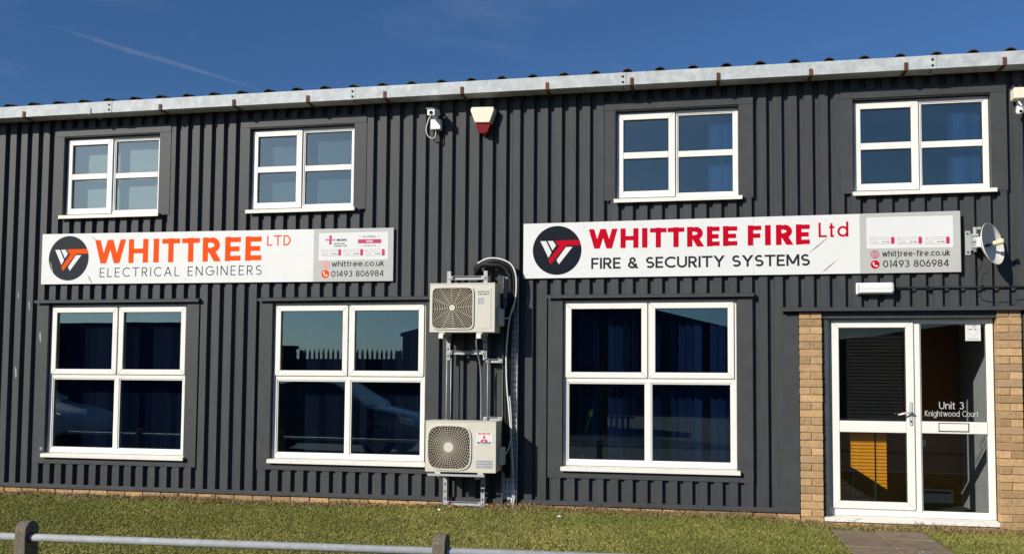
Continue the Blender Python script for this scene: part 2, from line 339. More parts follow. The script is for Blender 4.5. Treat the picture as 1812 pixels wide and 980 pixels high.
# a course of bricks under the door
dp = part('door_plinth', B); mb = MB(); mb.box(3.143, 4.742, .02, .2, -.25, .02); mb.obj('mortar_core', 'mortar', dp)
for i in range(7): inst('brick', random.choice((brick_me, red_me)), dp, (3.15 + i * .2255, .005, -.055)); 
for i in range(7): inst('brick', random.choice((brick_me, red_me)), dp, (3.15 + i * .2255, .006, -.130))

# windows
def ring(mb, x0, x1, z0, z1, w, y0, y1, gap=.0008):       # four mitred members
    g = gap
    mb.prism([(x0 + g, z0), (x1 - g, z0), (x1 - w - g, z0 + w), (x0 + w + g, z0 + w)], y0, y1)
    mb.prism([(x0 + w + g, z1 - w), (x1 - w - g, z1 - w), (x1 - g, z1), (x0 + g, z1)], y0, y1)
    mb.prism([(x0, z0 + g), (x0 + w, z0 + w + g), (x0 + w, z1 - w - g), (x0, z1 - g)], y0, y1)
    mb.prism([(x1 - w, z0 + w + g), (x1, z0 + g), (x1, z1 - g), (x1 - w, z1 - w - g)], y0, y1)
def pane(x0, x1, z0, z1, y, par, m='glass'):
    mb = MB(); mb.box(x0, x1, y, y + .005, z0, z1); return mb.obj('pane', m, par, fix=True)
def gasket(x0, x1, z0, z1, y, par):
    mb = MB(); ring(mb, x0 - .004, x1 + .004, z0 - .004, z1 + .004, .007, y, y + .004, 0); mb.obj('gasket', 'gasket', par)
def sillm(x0, x1, z, front, back, par, nm='sill'):
    mb = MB(); mb.prismx([(back, z + .003), (front, z - .012), (front, z - .052), (front + .012, z - .052), (front + .014, z - .030), (back, z - .024)], x0, x1); mb.obj(nm, 'sill', par, bevel=.002)
for i, (a, b) in enumerate(LOW):
    w = part('window', B); z0, z1 = LZ; y = .045; zt = 1.385
    xm = (a + b) / 2
    mb = MB(); ring(mb, a, b, z0, z1, .050, y, y + .07); mb.box(a + .05, b - .05, y + .0006, y + .069, zt - .036, zt + .036); mb.box(xm - .034, xm + .034, y + .001, y + .068, zt + .036, z1 - .05); mb.box(xm - .026, xm + .026, y + .001, y + .068, z0 + .05, zt - .036)
    mb.obj('frame', 'upvc', w, bevel=.004)
    for (xa, xe) in ((a + .05, xm - .034), (xm + .034, b - .05)):
        mb = MB(); ring(mb, xa - .024, xe + .024, zt + .036 - .024, z1 - .05 + .022, .061, y - .014, y + .045); mb.obj('sash', 'upvc', w, bevel=.005)
        mb = MB(); ring(mb, xa - .0275, xe + .0275, zt + .036 - .0275, z1 - .05 + .0255, .0030, y - .0015, y - .0004, 0); mb.obj('seal', 'gasket', w)
        pane(xa + .030, xe - .030, zt + .036 + .030, z1 - .05 - .032, y + .012, w, 'glass_low'); gasket(xa + .037, xe - .037, zt + .036 + .037, z1 - .05 - .039, y + .006, w)
    for (xa, xe) in ((a + .05, xm - .026), (xm + .026, b - .05)):
        mb = MB(); ring(mb, xa - .002, xe + .002, z0 + .048, zt - .034, .016, y + .008, y + .05); mb.obj('glazing_bead', 'upvc', w, bevel=.004)
        pane(xa + .008, xe - .008, z0 + .058, zt - .044, y + .025, w, 'glass_low'); gasket(xa + .016, xe - .016, z0 + .066, zt - .052, y + .018, w)
    sillm(a - .012, b + .028, z0 - .001, -.052, .12, w)
for i, (a, b) in enumerate(UPP):
    w = part('window', B); z0, z1 = UZ; y = .058; xm = a + (b - a) * .488
    mb = MB(); ring(mb, a, b, z0, z1, .042, y, y + .07); mb.box(xm - .02, xm + .026, y + .001, y + .068, z0 + .042, z1 - .042); mb.obj('frame', 'upvc', w, bevel=.004)
    zc = (z0 + z1) / 2
    sa, sb, s0, s1 = a + .012, xm + .004, z0 + .014, z1 - .014
    mb = MB(); ring(mb, sa, sb, s0, s1, .068, y - .014, y + .045); mb.box(sa + .069, sb - .069, y - .013, y + .044, zc - .034, zc + .034); mb.obj('sash', 'upvc', w, bevel=.005)
    mb = MB(); ring(mb, sa - .0035, sb + .0035, s0 - .0035, s1 + .0035, .0030, y - .0015, y - .0004, 0); mb.obj('seal', 'gasket', w)
    for (p, q) in ((s0 + .068, zc - .034), (zc + .034, s1 - .068)): pane(sa + .060, sb - .060, p - .008, q + .008, y + .012, w); gasket(sa + .071, sb - .071, p + .003, q - .003, y + .006, w)
    fa, fb = xm + .026, b - .042
    mb = MB(); ring(mb, fa - .002, fb + .002, z0 + .040, z1 - .040, .014, y + .008, y + .05); mb.box(fa + .013, fb - .013, y + .006, y + .049, zc - .032, zc + .032); mb.obj('glazing_bead', 'upvc', w, bevel=.004)
    for (p, q) in ((z0 + .054, zc - .032), (zc + .032, z1 - .054)): pane(fa + .006, fb - .006, p - .008, q + .008, y + .025, w); gasket(fa + .014, fb - .014, p + .002, q - .002, y + .018, w)
    sillm(a - .014, b + .035, z0 - .001, -.055, .13, w)
# door set
D = part('door_set', B); y = .09
xa, xe, z0, z1 = 3.190, 4.740, .062, 2.004; xm = 4.012
mb = MB(); ring(mb, xa, xe, z0, z1, .052, y, y + .07); mb.box(xm - .0, xm + .058, y - .004, y + .068, z0 + .052, z1 - .052); mb.box(xa + .052, xm, y + .001, y + .069, z0 + .0525, z0 + .088); mb.obj('frame', 'upvc', D, bevel=.004)
la, lb, l0, l1 = xa + .046, xm - .003, z0 + .07, z1 - .018
mb = MB(); ring(mb, la, lb, l0, l1, .072, y - .020, y + .05); mb.box(la + .073, lb - .073, y - .019, y + .049, .880, .992); mb.obj('door_leaf', 'upvc', D, bevel=.005)
pane(la + .064, lb - .064, .984, l1 - .064, y + .01, D, 'glass_door'); pane(la + .064, lb - .064, l0 + .064, .888, y + .01, D, 'glass_door')
gasket(la + .076, lb - .076, .996, l1 - .076, y + .002, D); gasket(la + .076, lb - .076, l0 + .076, .876, y + .002, D)
fa, fb = xm + .058, xe - .052
mb = MB(); ring(mb, fa - .002, fb + .002, z0 + .050, z1 - .030, .014, y + .008, y + .05); mb.box(fa + .013, fb - .013, y - .003, y + .049, .880, .996); mb.obj('side_light', 'upvc', D, bevel=.004)
pane(fa + .006, fb - .006, .99, z1 - .046, y + .02, D, 'glass_door'); pane(fa + .006, fb - .006, z0 + .062, .886, y + .02, D, 'glass_door')
gasket(fa + .013, fb - .013, .998, z1 - .045, y + .014, D); gasket(fa + .013, fb - .013, z0 + .065, .879, y + .014, D)
sillm(3.145, 4.742, z0 - .001, -.015, .15, D, 'threshold')
mb = MB(); mb.box(4.238, 4.500, y - .012, y - .003, .906, .976); mb.obj('letter_plate', 'upvc', D, bevel=.006)
mb = MB(); ring(mb, 4.230, 4.508, .898, .984, .0105, y - .006, y - .003, 0); mb.obj('letter_plate_gap', 'gasket', D)
hx = 3.972; mb = MB(); mb.prism([(hx + .016 * math.cos(t) if False else hx + .017 * math.cos(t), (1.172 if math.sin(t) > 0 else .970) + .017 * math.sin(t)) for t in [2 * PI * k / 24 for k in range(24)]], y - .030, y - .0205); mb.obj('handle_plate', 'chrome', D, bevel=.002)
mb = MB(); mb.tube([(hx, y - .03, 1.085), (hx, y - .062, 1.085), (hx - .02, y - .070, 1.083), (hx - .06, y - .071, 1.074), (hx - .125, y - .068, 1.058)], [.010, .010, .011, .010, .008], 10); mb.obj('handle', 'chrome', D, smooth=True)
mb = MB(); mb.lathe((hx, y - .036, .995), (0, 1, 0), [(0, 0), (0, .009), (.006, .009)], 16); mb.obj('lock_cylinder', 'dark_metal', D)
for zz in (.40, 1.7): 
    pass
# roof sheets and gutter
zr = 4.536; pitch = math.tan(math.radians(8))
k = 0; x = -9.0
while x < 6.6:
    mb = MB(); pr = []
    for j in range(3):
        xc = x + .1675 + j * .335
        pr += [(xc - .1675, 0), (xc - .072, 0.002)] + [(xc - .064 * math.cos(t), .012 + .066 * math.sin(t)) for t in [PI * q / 10 for q in range(11)]] + [(xc + .072, .002)]
    pr.append((x + 1.005, 0)); n = len(pr); dz = random.uniform(-.003, .003); ye = -.09 + random.uniform(-.012, .012)
    vs = []
    for th in (0, -.011):
        for yy in (ye, 6.0):
            vs += [(px, yy, zr + dz + pz + th + (yy + .1) * pitch) for px, pz in pr]
    fs = []
    for i in range(n - 1): fs += [(i, i + 1, n + i + 1, n + i), (2 * n + i + 1, 2 * n + i, 3 * n + i, 3 * n + i + 1), (i + 1, i, 2 * n + i, 2 * n + i + 1)]
    mb.add(vs, fs); mb.obj('roof_sheet', 'roof', B, fix=False); x += 1.005; k += 1
G = part('gutter', B); gf, gb, g0, g1 = -.222, -.03, 4.400, 4.527
cuts_g = [-9.2, -7.62, -4.68, -1.73, 1.20, 4.18, 7.0]
for i in range(len(cuts_g) - 1):
    a, b = cuts_g[i], cuts_g[i + 1]; mb = MB(); ln = random.uniform(-.0015, .0015)
    t = .003
    mb.prismx([(gf, g0), (gb, g0), (gb, g1 + .01), (gb - t, g1 + .01), (gb - t, g0 + t), (gf + t, g0 + t), (gf + t, g1), (gf + .014, g1), (gf + .014, g1 + t), (gf, g1 + t)], a + .001, b - .001); mb.v = [(p, q + ln, r) for p, q, r in mb.v]
    mb.obj('gutter_length', 'galv', G)
for xj in cuts_g[1:-1]:
    mb = MB(); mb.box(xj - .085, xj + .012, gf - .004, gf - .0012, g0 - .004, g1 + .003); mb.box(xj - .085, xj + .012, gf - .004, gb, g0 - .0042, g0 - .0012); mb.obj('joint_strap', 'galv', G)
    for zz in (.030, .088):
        mb = MB(); mb.lathe((xj - .022, gf - .003, g0 + zz), (0, -1, 0), [(0, .013), (.007, .012), (.009, .006), (.009, 0)], 8); mb.obj('bolt', 'dark_metal', G)
    for yy in (.05, .11):
        mb = MB(); mb.lathe((xj - .022, gf + yy, g0 - .003), (0, 0, -1), [(0, .012), (.007, .011), (.009, .005), (.009, 0)], 8); mb.obj('bolt', 'dark_metal', G)
for i in range(-3, 14):
    xb_ = -5.82 + .886 * i + random.uniform(-.02, .02); mb = MB(); h = .068 + random.uniform(-.008, .008)
    mb.box(xb_ - .017, xb_ + .017, gf - .010, gf - .0045, g0 - .008, g0 + h); mb.box(xb_ - .017, xb_ + .017, gf - .0045, gb + .05, g0 - .009, g0 - .0045)
    mb.obj('bracket', 'galv' if i == 1 else 'rust', G, bevel=.001)
mb = MB(); mb.box(XL, XR, .036, .10, 4.40, 4.52); mb.obj('eaves_filler', 'clad_dark', B)
# marks on the wall
def blob(cx, cz, rx, rz, y, par, m, ang=0, nm='stain', nn=14):
    mb = MB(); pts = []
    for q in range(nn):
        t = 2 * PI * q / nn; r = random.uniform(.72, 1.15); u, v = rx * r * math.cos(t), rz * r * math.sin(t)
        pts.append((cx + u * math.cos(ang) - v * math.sin(ang), cz + u * math.sin(ang) + v * math.cos(ang)))
    mb.prism(pts, y, y + .0008); return mb.obj(nm, m, par)
for (cx, cz, rx, rz) in ((-5.92, 2.32, .010, .05), (-5.89, 2.20, .012, .06), (-5.66, 1.83, .014, .07), (-6.02, 1.41, .016, .08), (-6.24, 1.22, .01, .05), (-6.40, 1.20, .012, .05), (-5.60, .53, .02, .018)):
    kk = round((cx + .04 - .067) / P_); cxx = .067 + kk * P_ - .04 if cx < -5.7 else cx
    blob(cxx, cz, rx, rz, -.0075 if cx > -5.7 else -.0035, B, 'dropping', .12)

# ------------------------------------------------------------------ lettering
def A(cx, cz, rx, rz, a0, a1, n=14): return ('A', cx, cz, rx, rz, a0, a1, n)
GL = {}
def G_(ch, w, *pr): GL[ch] = (w, pr)
# skeleton units: cap height 1, x-height .72; V vertical, H horizontal, D diagonal, A arc (degrees); edges: V,H rects given by centre lines
G_('W', 1.30, ('D', .02, 1, .32, 0), ('D', .32, 0, .65, 1), ('D', .65, 1, .98, 0), ('D', .98, 0, 1.28, 1))
G_('H', .74, ('V', 0, 0, 1), ('V', .74, 0, 1), ('H', .5, 0, .74)); G_('I', 0, ('V', 0, 0, 1)); G_('T', .72, ('H', 1, -.06, .78), ('V', .36, 0, 1))
G_('E', .52, ('V', 0, 0, 1), ('H', 1, 0, .54), ('H', .5, 0, .48), ('H', 0, 0, .54)); G_('F', .50, ('V', 0, 0, 1), ('H', 1, 0, .54), ('H', .48, 0, .48)); G_('L', .48, ('V', 0, 0, 1), ('H', 0, 0, .52))
G_('R', .60, ('V', 0, 0, 1), ('H', 1, 0, .30), ('H', .46, 0, .30), A(.30, .73, .27, .27, -90, 90), ('D', .28, .46, .60, 0)); G_('P', .56, ('V', 0, 0, 1), ('H', 1, 0, .30), ('H', .44, 0, .30), A(.30, .72, .27, .28, -90, 90))
G_('B', .58, ('V', 0, 0, 1), ('H', 1, 0, .3), ('H', .53, 0, .32), ('H', 0, 0, .32), A(.3, .765, .24, .235, -90, 90), A(.32, .265, .27, .265, -90, 90))
G_('D', .70, ('V', 0, 0, 1), ('H', 1, 0, .22), ('H', 0, 0, .22), A(.22, .5, .48, .5, -90, 90, 20)); G_('C', .80, A(.5, .5, .5, .5, 45, 315, 26)); G_('O', 1.0, A(.5, .5, .5, .5, 0, 360, 32))
G_('G', .92, A(.5, .5, .5, .5, 42, 360, 28), ('H', .48, .5, 1.0)); G_('A', .84, ('D', .0, 0, .42, 1), ('D', .42, 1, .84, 0), ('H', .32, .14, .70)); G_('N', .74, ('V', 0, 0, 1), ('V', .74, 0, 1), ('D', 0, 1, .74, 0))
G_('M', .92, ('V', 0, 0, 1), ('V', .92, 0, 1), ('D', 0, 1, .46, .1), ('D', .46, .1, .92, 1)); G_('U', .70, ('V', 0, .35, 1), ('V', .70, .35, 1), A(.35, .35, .35, .35, 180, 360)); G_('V', .80, ('D', 0, 1, .40, 0), ('D', .40, 0, .80, 1))
G_('S', .58, A(.30, .745, .27, .255, 35, 270, 18), A(.30, .255, .29, .255, -145, 90, 18)); G_('Y', .78, ('D', 0, 1, .39, .45), ('D', .39, .45, .78, 1), ('V', .39, 0, .47)); G_('K', .66, ('V', 0, 0, 1), ('D', .04, .42, .60, 1), ('D', .16, .52, .66, 0))
G_('&', .80, A(.34, .79, .20, .21, -50, 230, 18), ('D', .20, .64, .78, 0), A(.33, .27, .32, .27, 120, 390, 20), ('D', .46, .63, .40, .57), ('D', .24, .52, .34, .60))
xh = .70; r2 = xh / 2
G_('a', .70, A(r2, r2, r2, r2, 0, 360, 26), ('V', xh, 0, xh)); G_('c', .58, A(r2, r2, r2, r2, 45, 315, 22)); G_('o', .70, A(r2, r2, r2, r2, 0, 360, 26)); G_('e', .70, A(r2, r2, r2, r2, 0, 320, 24), ('H', r2, 0, xh)); G_('d', .70, A(r2, r2, r2, r2, 0, 360, 26), ('V', xh, 0, 1.04))
G_('g', .70, A(r2, r2, r2, r2, 0, 360, 26), ('V', xh, -.02, xh), A(r2, -.02, r2, .30, 205, 360, 16)); G_('h', .56, ('V', 0, 0, 1.04), ('V', .56, 0, .42), A(.28, .42, .28, .28, 0, 180)); G_('n', .56, ('V', 0, 0, xh), ('V', .56, 0, .42), A(.28, .42, .28, .28, 0, 180))
G_('i', 0, ('V', 0, 0, xh), ('V', 0, .90, 1.02)); G_('l', 0, ('V', 0, 0, 1.04)); G_('k', .50, ('V', 0, 0, 1.04), ('D', .03, .30, .46, xh), ('D', .13, .38, .50, 0)); G_('t', .34, ('V', .12, 0, .92), ('H', xh, -.06, .36), ('H', 0, .12, .32))
G_('r', .32, ('V', 0, 0, xh), A(.28, .40, .28, .30, 95, 180, 8)); G_('u', .56, ('V', .56, 0, xh), ('V', 0, .28, xh), A(.28, .28, .28, .28, 180, 360)); G_('w', .96, ('D', 0, xh, .24, 0), ('D', .24, 0, .48, xh), ('D', .48, xh, .72, 0), ('D', .72, 0, .96, xh))
G_('f', .34, ('V', .12, 0, .80), ('H', xh, -.06, .36), A(.36, .80, .24, .24, 90, 180, 8)); G_('s', .44, A(.23, .52, .20, .18, 35, 270, 14), A(.23, .18, .22, .18, -145, 90, 14)); G_('.', .06, ('V', .03, 0, .10)); G_('-', .36, ('H', .36, 0, .36)); G_(' ', .22)
G_('0', .62, A(.31, .5, .31, .5, 0, 360, 28)); G_('1', .22, ('V', .22, 0, 1), ('H', 1, 0, .22)); G_('3', .56, A(.27, .76, .25, .24, -90, 150, 16), A(.27, .26, .29, .26, -150, 90, 16)); G_('4', .66, ('V', .50, 0, 1), ('D', 0, .26, .50, 1), ('H', .24, 0, .68))
G_('5', .56, ('H', 1, .06, .52), ('V', .07, .54, 1), A(.27, .31, .29, .31, -150, 125, 20)); G_('6', .60, A(.30, .31, .30, .31, 0, 360, 26), ('D', .06, .46, .42, 1)); G_('8', .58, A(.29, .755, .24, .245, 0, 360, 24), A(.29, .26, .29, .26, 0, 360, 24)); G_('9', .60, A(.30, .69, .30, .31, 0, 360, 26), ('D', .18, 0, .54, .54))
def glyph(mb, ch, x, zb, h, s, kx, yf):       # s = stroke in metres; skeleton inset so the ink keeps its height
    w, prs = GL[ch]; hh = h - s; i = 0
    def X(u): return x + s / 2 + u * hh * kx
    def Z(v): return zb + s / 2 + v * hh
    for p in prs:
        yy = yf - .00012 * i; i += 1
        if p[0] == 'V':
            a, b = Z(p[2]), Z(p[3]); a -= s / 2 if p[2] <= .001 else 0; b += s / 2 if p[3] > .69 else 0
            pts = [(X(p[1]) - s / 2, a), (X(p[1]) + s / 2, a), (X(p[1]) + s / 2, b), (X(p[1]) - s / 2, b)]; mb.prism(pts, yy, yy + .0006)
        elif p[0] == 'H':
            a, b = X(p[2]), X(p[3]); b += s * .3 if p[3] > .3 and ch in 'EFLTZ' else 0; a -= s * .3 if ch == 'T' else 0
            sv = s * (.94 if s < .04 else .84); pts = [(a, Z(p[1]) - sv / 2), (b, Z(p[1]) - sv / 2), (b, Z(p[1]) + sv / 2), (a, Z(p[1]) + sv / 2)]; mb.prism(pts, yy, yy + .0006)
        elif p[0] == 'D':
            x0, z0, x1, z1 = X(p[1]), Z(p[2]), X(p[3]), Z(p[4]); dz = z1 - z0; hw = s / 2 * math.hypot(x1 - x0, dz) / abs(dz)
            def ext(v, z): return z - s / 2 if v <= .001 else (z + s / 2 if v > .99 or (abs(v - xh) < .001) else z)
            e0, e1 = ext(p[2], z0), ext(p[4], z1); sl_ = 0
            pts = [(x0 - hw, e0), (x0 + hw, e0), (x1 + hw, e1), (x1 - hw, e1)]
            if e1 < e0: pts = pts[::-1]
            mb.prism(pts, yy, yy + .0006)
        else:
            _, cx, cz, rx, rz, a0, a1, n = p; vs = []; fs = []
            RX, RZ = rx * hh * kx, rz * hh
            for q in range(n + 1):
                t = math.radians(a0 + (a1 - a0) * q / n)
                for d in (-s / 2, s / 2): vs.append((X(cx) + (RX + d) * math.cos(t), yy, Z(cz) + (RZ + d) * math.sin(t)))
            mb.add(vs, [(2 * q, 2 * q + 1, 2 * q + 3, 2 * q + 2) for q in range(n)])
def text(txt, x0, x1, zb, h, s, yf, m, par, nm='lettering', track=.20, split=True):
    hh = h - s; nat = lambda kx, tr: sum(GL[c][0] * hh * kx + s for c in txt) + tr * hh * (len(txt) - 1)
    kx = 1.0; base = sum(s for c in txt)
    kx = ((x1 - x0) - base) / (sum(GL[c][0] * hh for c in txt) + track * hh * (len(txt) - 1)); tr = track * kx
    mb = MB(); x = x0; sp = split and h > .05; P0 = part(nm, par) if sp else None
    for c in txt:
        if sp: mb = MB()
        glyph(mb, c, x, zb, h, s, kx, yf); x += GL[c][0] * hh * kx + s + tr * hh
        if sp and mb.v: mb.obj('letter', m, P0, fix=False)
    return P0 if sp else tag(mb.obj(nm, m, par, fix=False), kind='stuff')
def text_boxes(txt, boxes, zb, h, s, yf, m, par, nm='lettering', sn=None):
    hh = h - s; P0 = part(nm, par)
    for c, (a, b) in zip(txt, boxes):
        ss = s; mb = MB()
        if c == 'W':  # diagonals reach past the skeleton by their slant width
            kx = ((b - a) - ss * 1.04) / (1.26 * hh); glyph(mb, c, a - .02 * hh * kx + .02 * ss, zb, h, ss, kx, yf)
        elif c == 'T': kx = ((b - a) - .6 * ss) / (.84 * hh); glyph(mb, c, a + .3 * ss + .06 * hh * kx - ss / 2, zb, h, ss, kx, yf)
        elif c == 'R': kx = ((b - a) - ss * 1.10) / (.60 * hh); glyph(mb, c, a, zb, h, ss, kx, yf)
        elif c in 'EF': kx = ((b - a) - ss * .80) / (.54 * hh); glyph(mb, c, a, zb, h, ss, kx, yf)
        elif c == 'I': glyph(mb, c, a, zb, h, b - a, 1, yf)
        else: kx = ((b - a) - ss) / (GL[c][0] * hh); glyph(mb, c, a, zb, h, ss, kx, yf)
        mb.obj('letter', m, P0, fix=False)
    return P0
def disc(cx, cz, r, y0, y1, n=56, rx=None):
    mb = MB(); mb.prism([(cx + (rx or r) * math.cos(2 * PI * q / n), cz + r * math.sin(2 * PI * q / n)) for q in range(n)], y0, y1); return mb
def rrect(x0, x1, z0, z1, r, y0, y1, n=6):
    pts = []
    for cx, cz, a in ((x1 - r, z0 + r, -90), (x1 - r, z1 - r, 0), (x0 + r, z1 - r, 90), (x0 + r, z0 + r, 180)):
        pts += [(cx + r * math.cos(math.radians(a + 90 * q / n)), cz + r * math.sin(math.radians(a + 90 * q / n))) for q in range(n + 1)]
    mb = MB(); mb.prism(pts, y0, y1); return mb
def arcr(mb, cx, cz, rx, rz, a0, a1, s, y, n=24):
    vs = []
    for q in range(n + 1):
        t = math.radians(a0 + (a1 - a0) * q / n)
        for d in (-s / 2, s / 2): vs.append((cx + (rx + d) * math.cos(t), y, cz + (rz + d) * math.sin(t)))
    mb.add(vs, [(2 * q, 2 * q + 1, 2 * q + 3, 2 * q + 2) for q in range(n)])

YS = -.030                                     # front face of both boards
def logo(par, cx, cz, r, dm, tm):
    disc(cx, cz, r, YS - .0012, YS - .0004).obj('logo_disc', dm, par)
    f = lambda pts: [(cx + u * r, cz + v * r) for u, v in pts]
    for nm, m, pts in (('logo_stroke', 'inset_white', [(-.35, -.30), (-.225, -.08), (-.453, .387), (-.687, .387)]), ('logo_stroke', 'inset_white', [(-.184, -.0), (-.045, .20), (-.162, .387), (-.385, .387)]),
                       ('logo_stroke', 'inset_white', [(.078, -.569), (.637, .132), (.37, .132), (-.017, -.397)]), ('logo_letter', tm, [(-.257, -.564), (.37, .196), (.975, .196), (.912, .402), (-.078, .402), (.022, .206), (.117, .206), (-.352, -.397)])):
        mb = MB(); mb.prism(f(pts), YS - .002, YS - .0014); mb.obj(nm, m, par)
def globe(par, cx, cz, r, m, fillm):
    disc(cx, cz, r, YS - .0012, YS - .0004).obj('globe_icon', fillm, par); mb = MB(); y = YS - .0018
    arcr(mb, cx, cz, r * .93, r * .93, 0, 360, r * .13, y); arcr(mb, cx, cz, r * .42, r * .9, 0, 360, r * .10, y - .0001)
    for v in (-.42, 0, .42): w = r * math.sqrt(1 - v * v) * .93; mb.prism([(cx - w, cz + v * r - r * .05), (cx + w, cz + v * r - r * .05), (cx + w, cz + v * r + r * .05), (cx - w, cz + v * r + r * .05)], y - .0003, y - .0002)
    mb.prism([(cx - r * .05, cz - r * .9), (cx + r * .05, cz - r * .9), (cx + r * .05, cz + r * .9), (cx - r * .05, cz + r * .9)], y - .0005, y - .0004); mb.obj('globe_lines', m, par, fix=False)
def phone(par, cx, cz, r, m):
    disc(cx, cz, r, YS - .0012, YS - .0004).obj('phone_icon', m, par); mb = MB(); y = YS - .0018
    arcr(mb, cx + .42 * r, cz + .42 * r, r * .86, r * .86, 182, 268, r * .26, y, 12)
    for (u, v) in ((-.34, .36), (.36, -.34)): mb.prism([(cx + r * (u + .22 * math.cos(t)), cz + r * (v + .22 * math.sin(t))) for t in [2 * PI * q / 12 for q in range(12)]], y - .0003, y - .0002)
    mb.obj('handset', 'inset_white', par, fix=False)
def pill(par, x0, x1, z0, z1, ttl):
    h = z1 - z0; rrect(x0, x1, z0, z1, h * .22, YS - .0016, YS - .0012).obj('badge', 'greyline', par); rrect(x0 + .003, x1 - .003, z0 + .003, z1 - .003, h * .2, YS - .0020, YS - .0017).obj('badge_face', 'inset_white', par)
    rrect(x1 - .033, x1, z0, z1, h * .15, YS - .0024, YS - .0021).obj('badge_end', 'pink', par)
    disc(x0 + .022, z1 - h * .28, h * .09, YS - .0026, YS - .0021, 12).obj('badge_dot', 'pink', par)
    text('Certificate' if False else 'certification'.replace('f', 'f'), x0 + .040, x1 - .045, z1 - h * .36, h * .14, h * .03, YS - .0024, 'greyline', par, 'badge_text')
    text(ttl, x0 + .115, x1 - .045, z0 + h * .22, h * .17, h * .045, YS - .0024, 'ink', par, 'badge_text')
    text('certified', x0 + .016, x0 + .075, z0 + h * .33, h * .11, h * .025, YS - .0024, 'greyline', par, 'badge_text'); text('tention', x0 + .016, x0 + .085, z0 + h * .15, h * .11, h * .025, YS - .0024, 'greyline', par, 'badge_text')
def board_panels(par, x0, x1, zl, zr, seam, h0):
    for a, b in ((x0, seam), (seam + .0015, x1)):
        f = lambda x: (x - x0) / (x1 - x0); za, zb_ = zl[0] + (zr[0] - zl[0]) * f(a), zl[0] + (zr[0] - zl[0]) * f(b); ya, yb = zl[1] + (zr[1] - zl[1]) * f(a), zl[1] + (zr[1] - zl[1]) * f(b)
        mb = MB(); mb.prism([(a, za), (b, zb_), (b, yb), (a, ya)], YS, YS + .004); mb.obj('panel', 'sign_white', par)
    for z in (zl[0] + .07, zl[1] - .07):
        mb = MB(); mb.box(x0 + .02, x1 - .02, YS + .0045, -.0015, z - .012, z + .012); mb.obj('rail', 'flash', par)
    n = int((x1 - x0) / .55)
    for i in range(n + 1):
        for z in (zl[0] + .04, zl[1] - .04):
            mb = MB(); mb.lathe((x0 + .04 + (x1 - x0 - .08) * i / n, YS, z + random.uniform(-.006, .006)), (0, -1, 0), [(0, .006), (.002, .005), (.0025, 0)], 8); mb.obj('screw', 'sign_grey', par)
def streak(par, x0, z0, x1, z1, w, m='dirt'):
    mb = MB(); d = Vector((x1 - x0, z1 - z0)).normalized(); p = Vector((-d.y, d.x)); pts = []
    N = 8
    for q in range(N + 1): t = q / N; c = Vector((x0, z0)) + (Vector((x1, z1)) - Vector((x0, z0))) * t; pts.append(c + p * w * math.sin(PI * min(.97, max(.03, t))) * random.uniform(.4, 1))
    for q in range(N, -1, -1): t = q / N; c = Vector((x0, z0)) + (Vector((x1, z1)) - Vector((x0, z0))) * t; pts.append(c - p * w * math.sin(PI * min(.97, max(.03, t))) * random.uniform(.4, 1))
    mb.prism([(v.x, v.y) for v in pts][::-1], YS - .0034, YS - .0030); mb.obj('scuff', m, par)

s1 = thing('shop_sign', 'long white sign reading WHITTREE LTD ELECTRICAL ENGINEERS in orange and black', 'sign', (-3.5, 0, 2.45))
board_panels(s1, -5.658, -1.324, (2.450, 3.043), (2.434, 3.016), -3.255, 0)
logo(s1, -5.302, 2.752, .262, 'ink', 'orange')
text_boxes('WHITTREE', [(-4.961, -4.562), (-4.524, -4.276), (-4.208, -4.139), (-4.100, -3.876), (-3.850, -3.629), (-3.591, -3.366), (-3.315, -3.124), (-3.068, -2.872)], 2.683, .276, .066, YS - .0008, 'orange', s1)
text('LTD', -2.806, -2.524, 2.847, .116, .0155, YS - .0008, 'orange', s1, track=.22)
text('ELECTRICAL ENGINEERS', -4.889, -2.866, 2.523, .108, .0105, YS - .0008, 'ink', s1, track=.36)
mb = MB(); mb.prism([(-2.249, 2.4395), (-1.3245, 2.436), (-1.3245, 3.0145), (-2.249, 3.0195)], YS - .0006, YS - .0001); mb.obj('grey_section', 'sign_grey', s1)
rrect(-2.189, -1.386, 2.672, 2.975, .012, YS - .0011, YS - .0007).obj('accreditation_panel', 'inset_white', s1)
mb = MB(); y = YS - .0015; mb.prism([(-2.066, 2.845), (-2.038, 2.845), (-2.038, 2.948), (-2.066, 2.948)], y, y + .0003); mb.obj('cross_mark', 'pink', s1)
text('PA', -2.112, -2.070, 2.886, .025, .008, YS - .0014, 'pink', s1, 'badge_text'); text('SS', -2.034, -1.993, 2.885, .025, .008, YS - .0014, 'pink', s1, 'badge_text')
text('NICEIC', -1.978, -1.860, 2.882, .025, .0085, YS - .0014, 'ink', s1, 'badge_text'); text('APPROVED', -2.013, -1.885, 2.846, .016, .004, YS - .0014, 'ink', s1, 'badge_text'); text('CONTRACTOR', -2.013, -1.861, 2.820, .016, .004, YS - .0014, 'ink', s1, 'badge_text')
mb = MB(); mb.prism([(-1.731, 2.852), (-1.464, 2.850), (-1.464, 2.894), (-1.731, 2.897)], YS - .0015, YS - .0012); mb.obj('accreditation_bar', 'pink', s1)
text('UVDB', -1.635, -1.560, 2.863, .021, .006, YS - .0018, 'inset_white', s1, 'badge_text'); text('Achilles', -1.674, -1.525, 2.912, .030, .0035, YS - .0014, 'ink', s1, 'badge_text'); text('SILVER PLUS', -1.668, -1.527, 2.818, .014, .003, YS - .0014, 'ink', s1, 'badge_text')
mb = MB(); y = YS - .0014
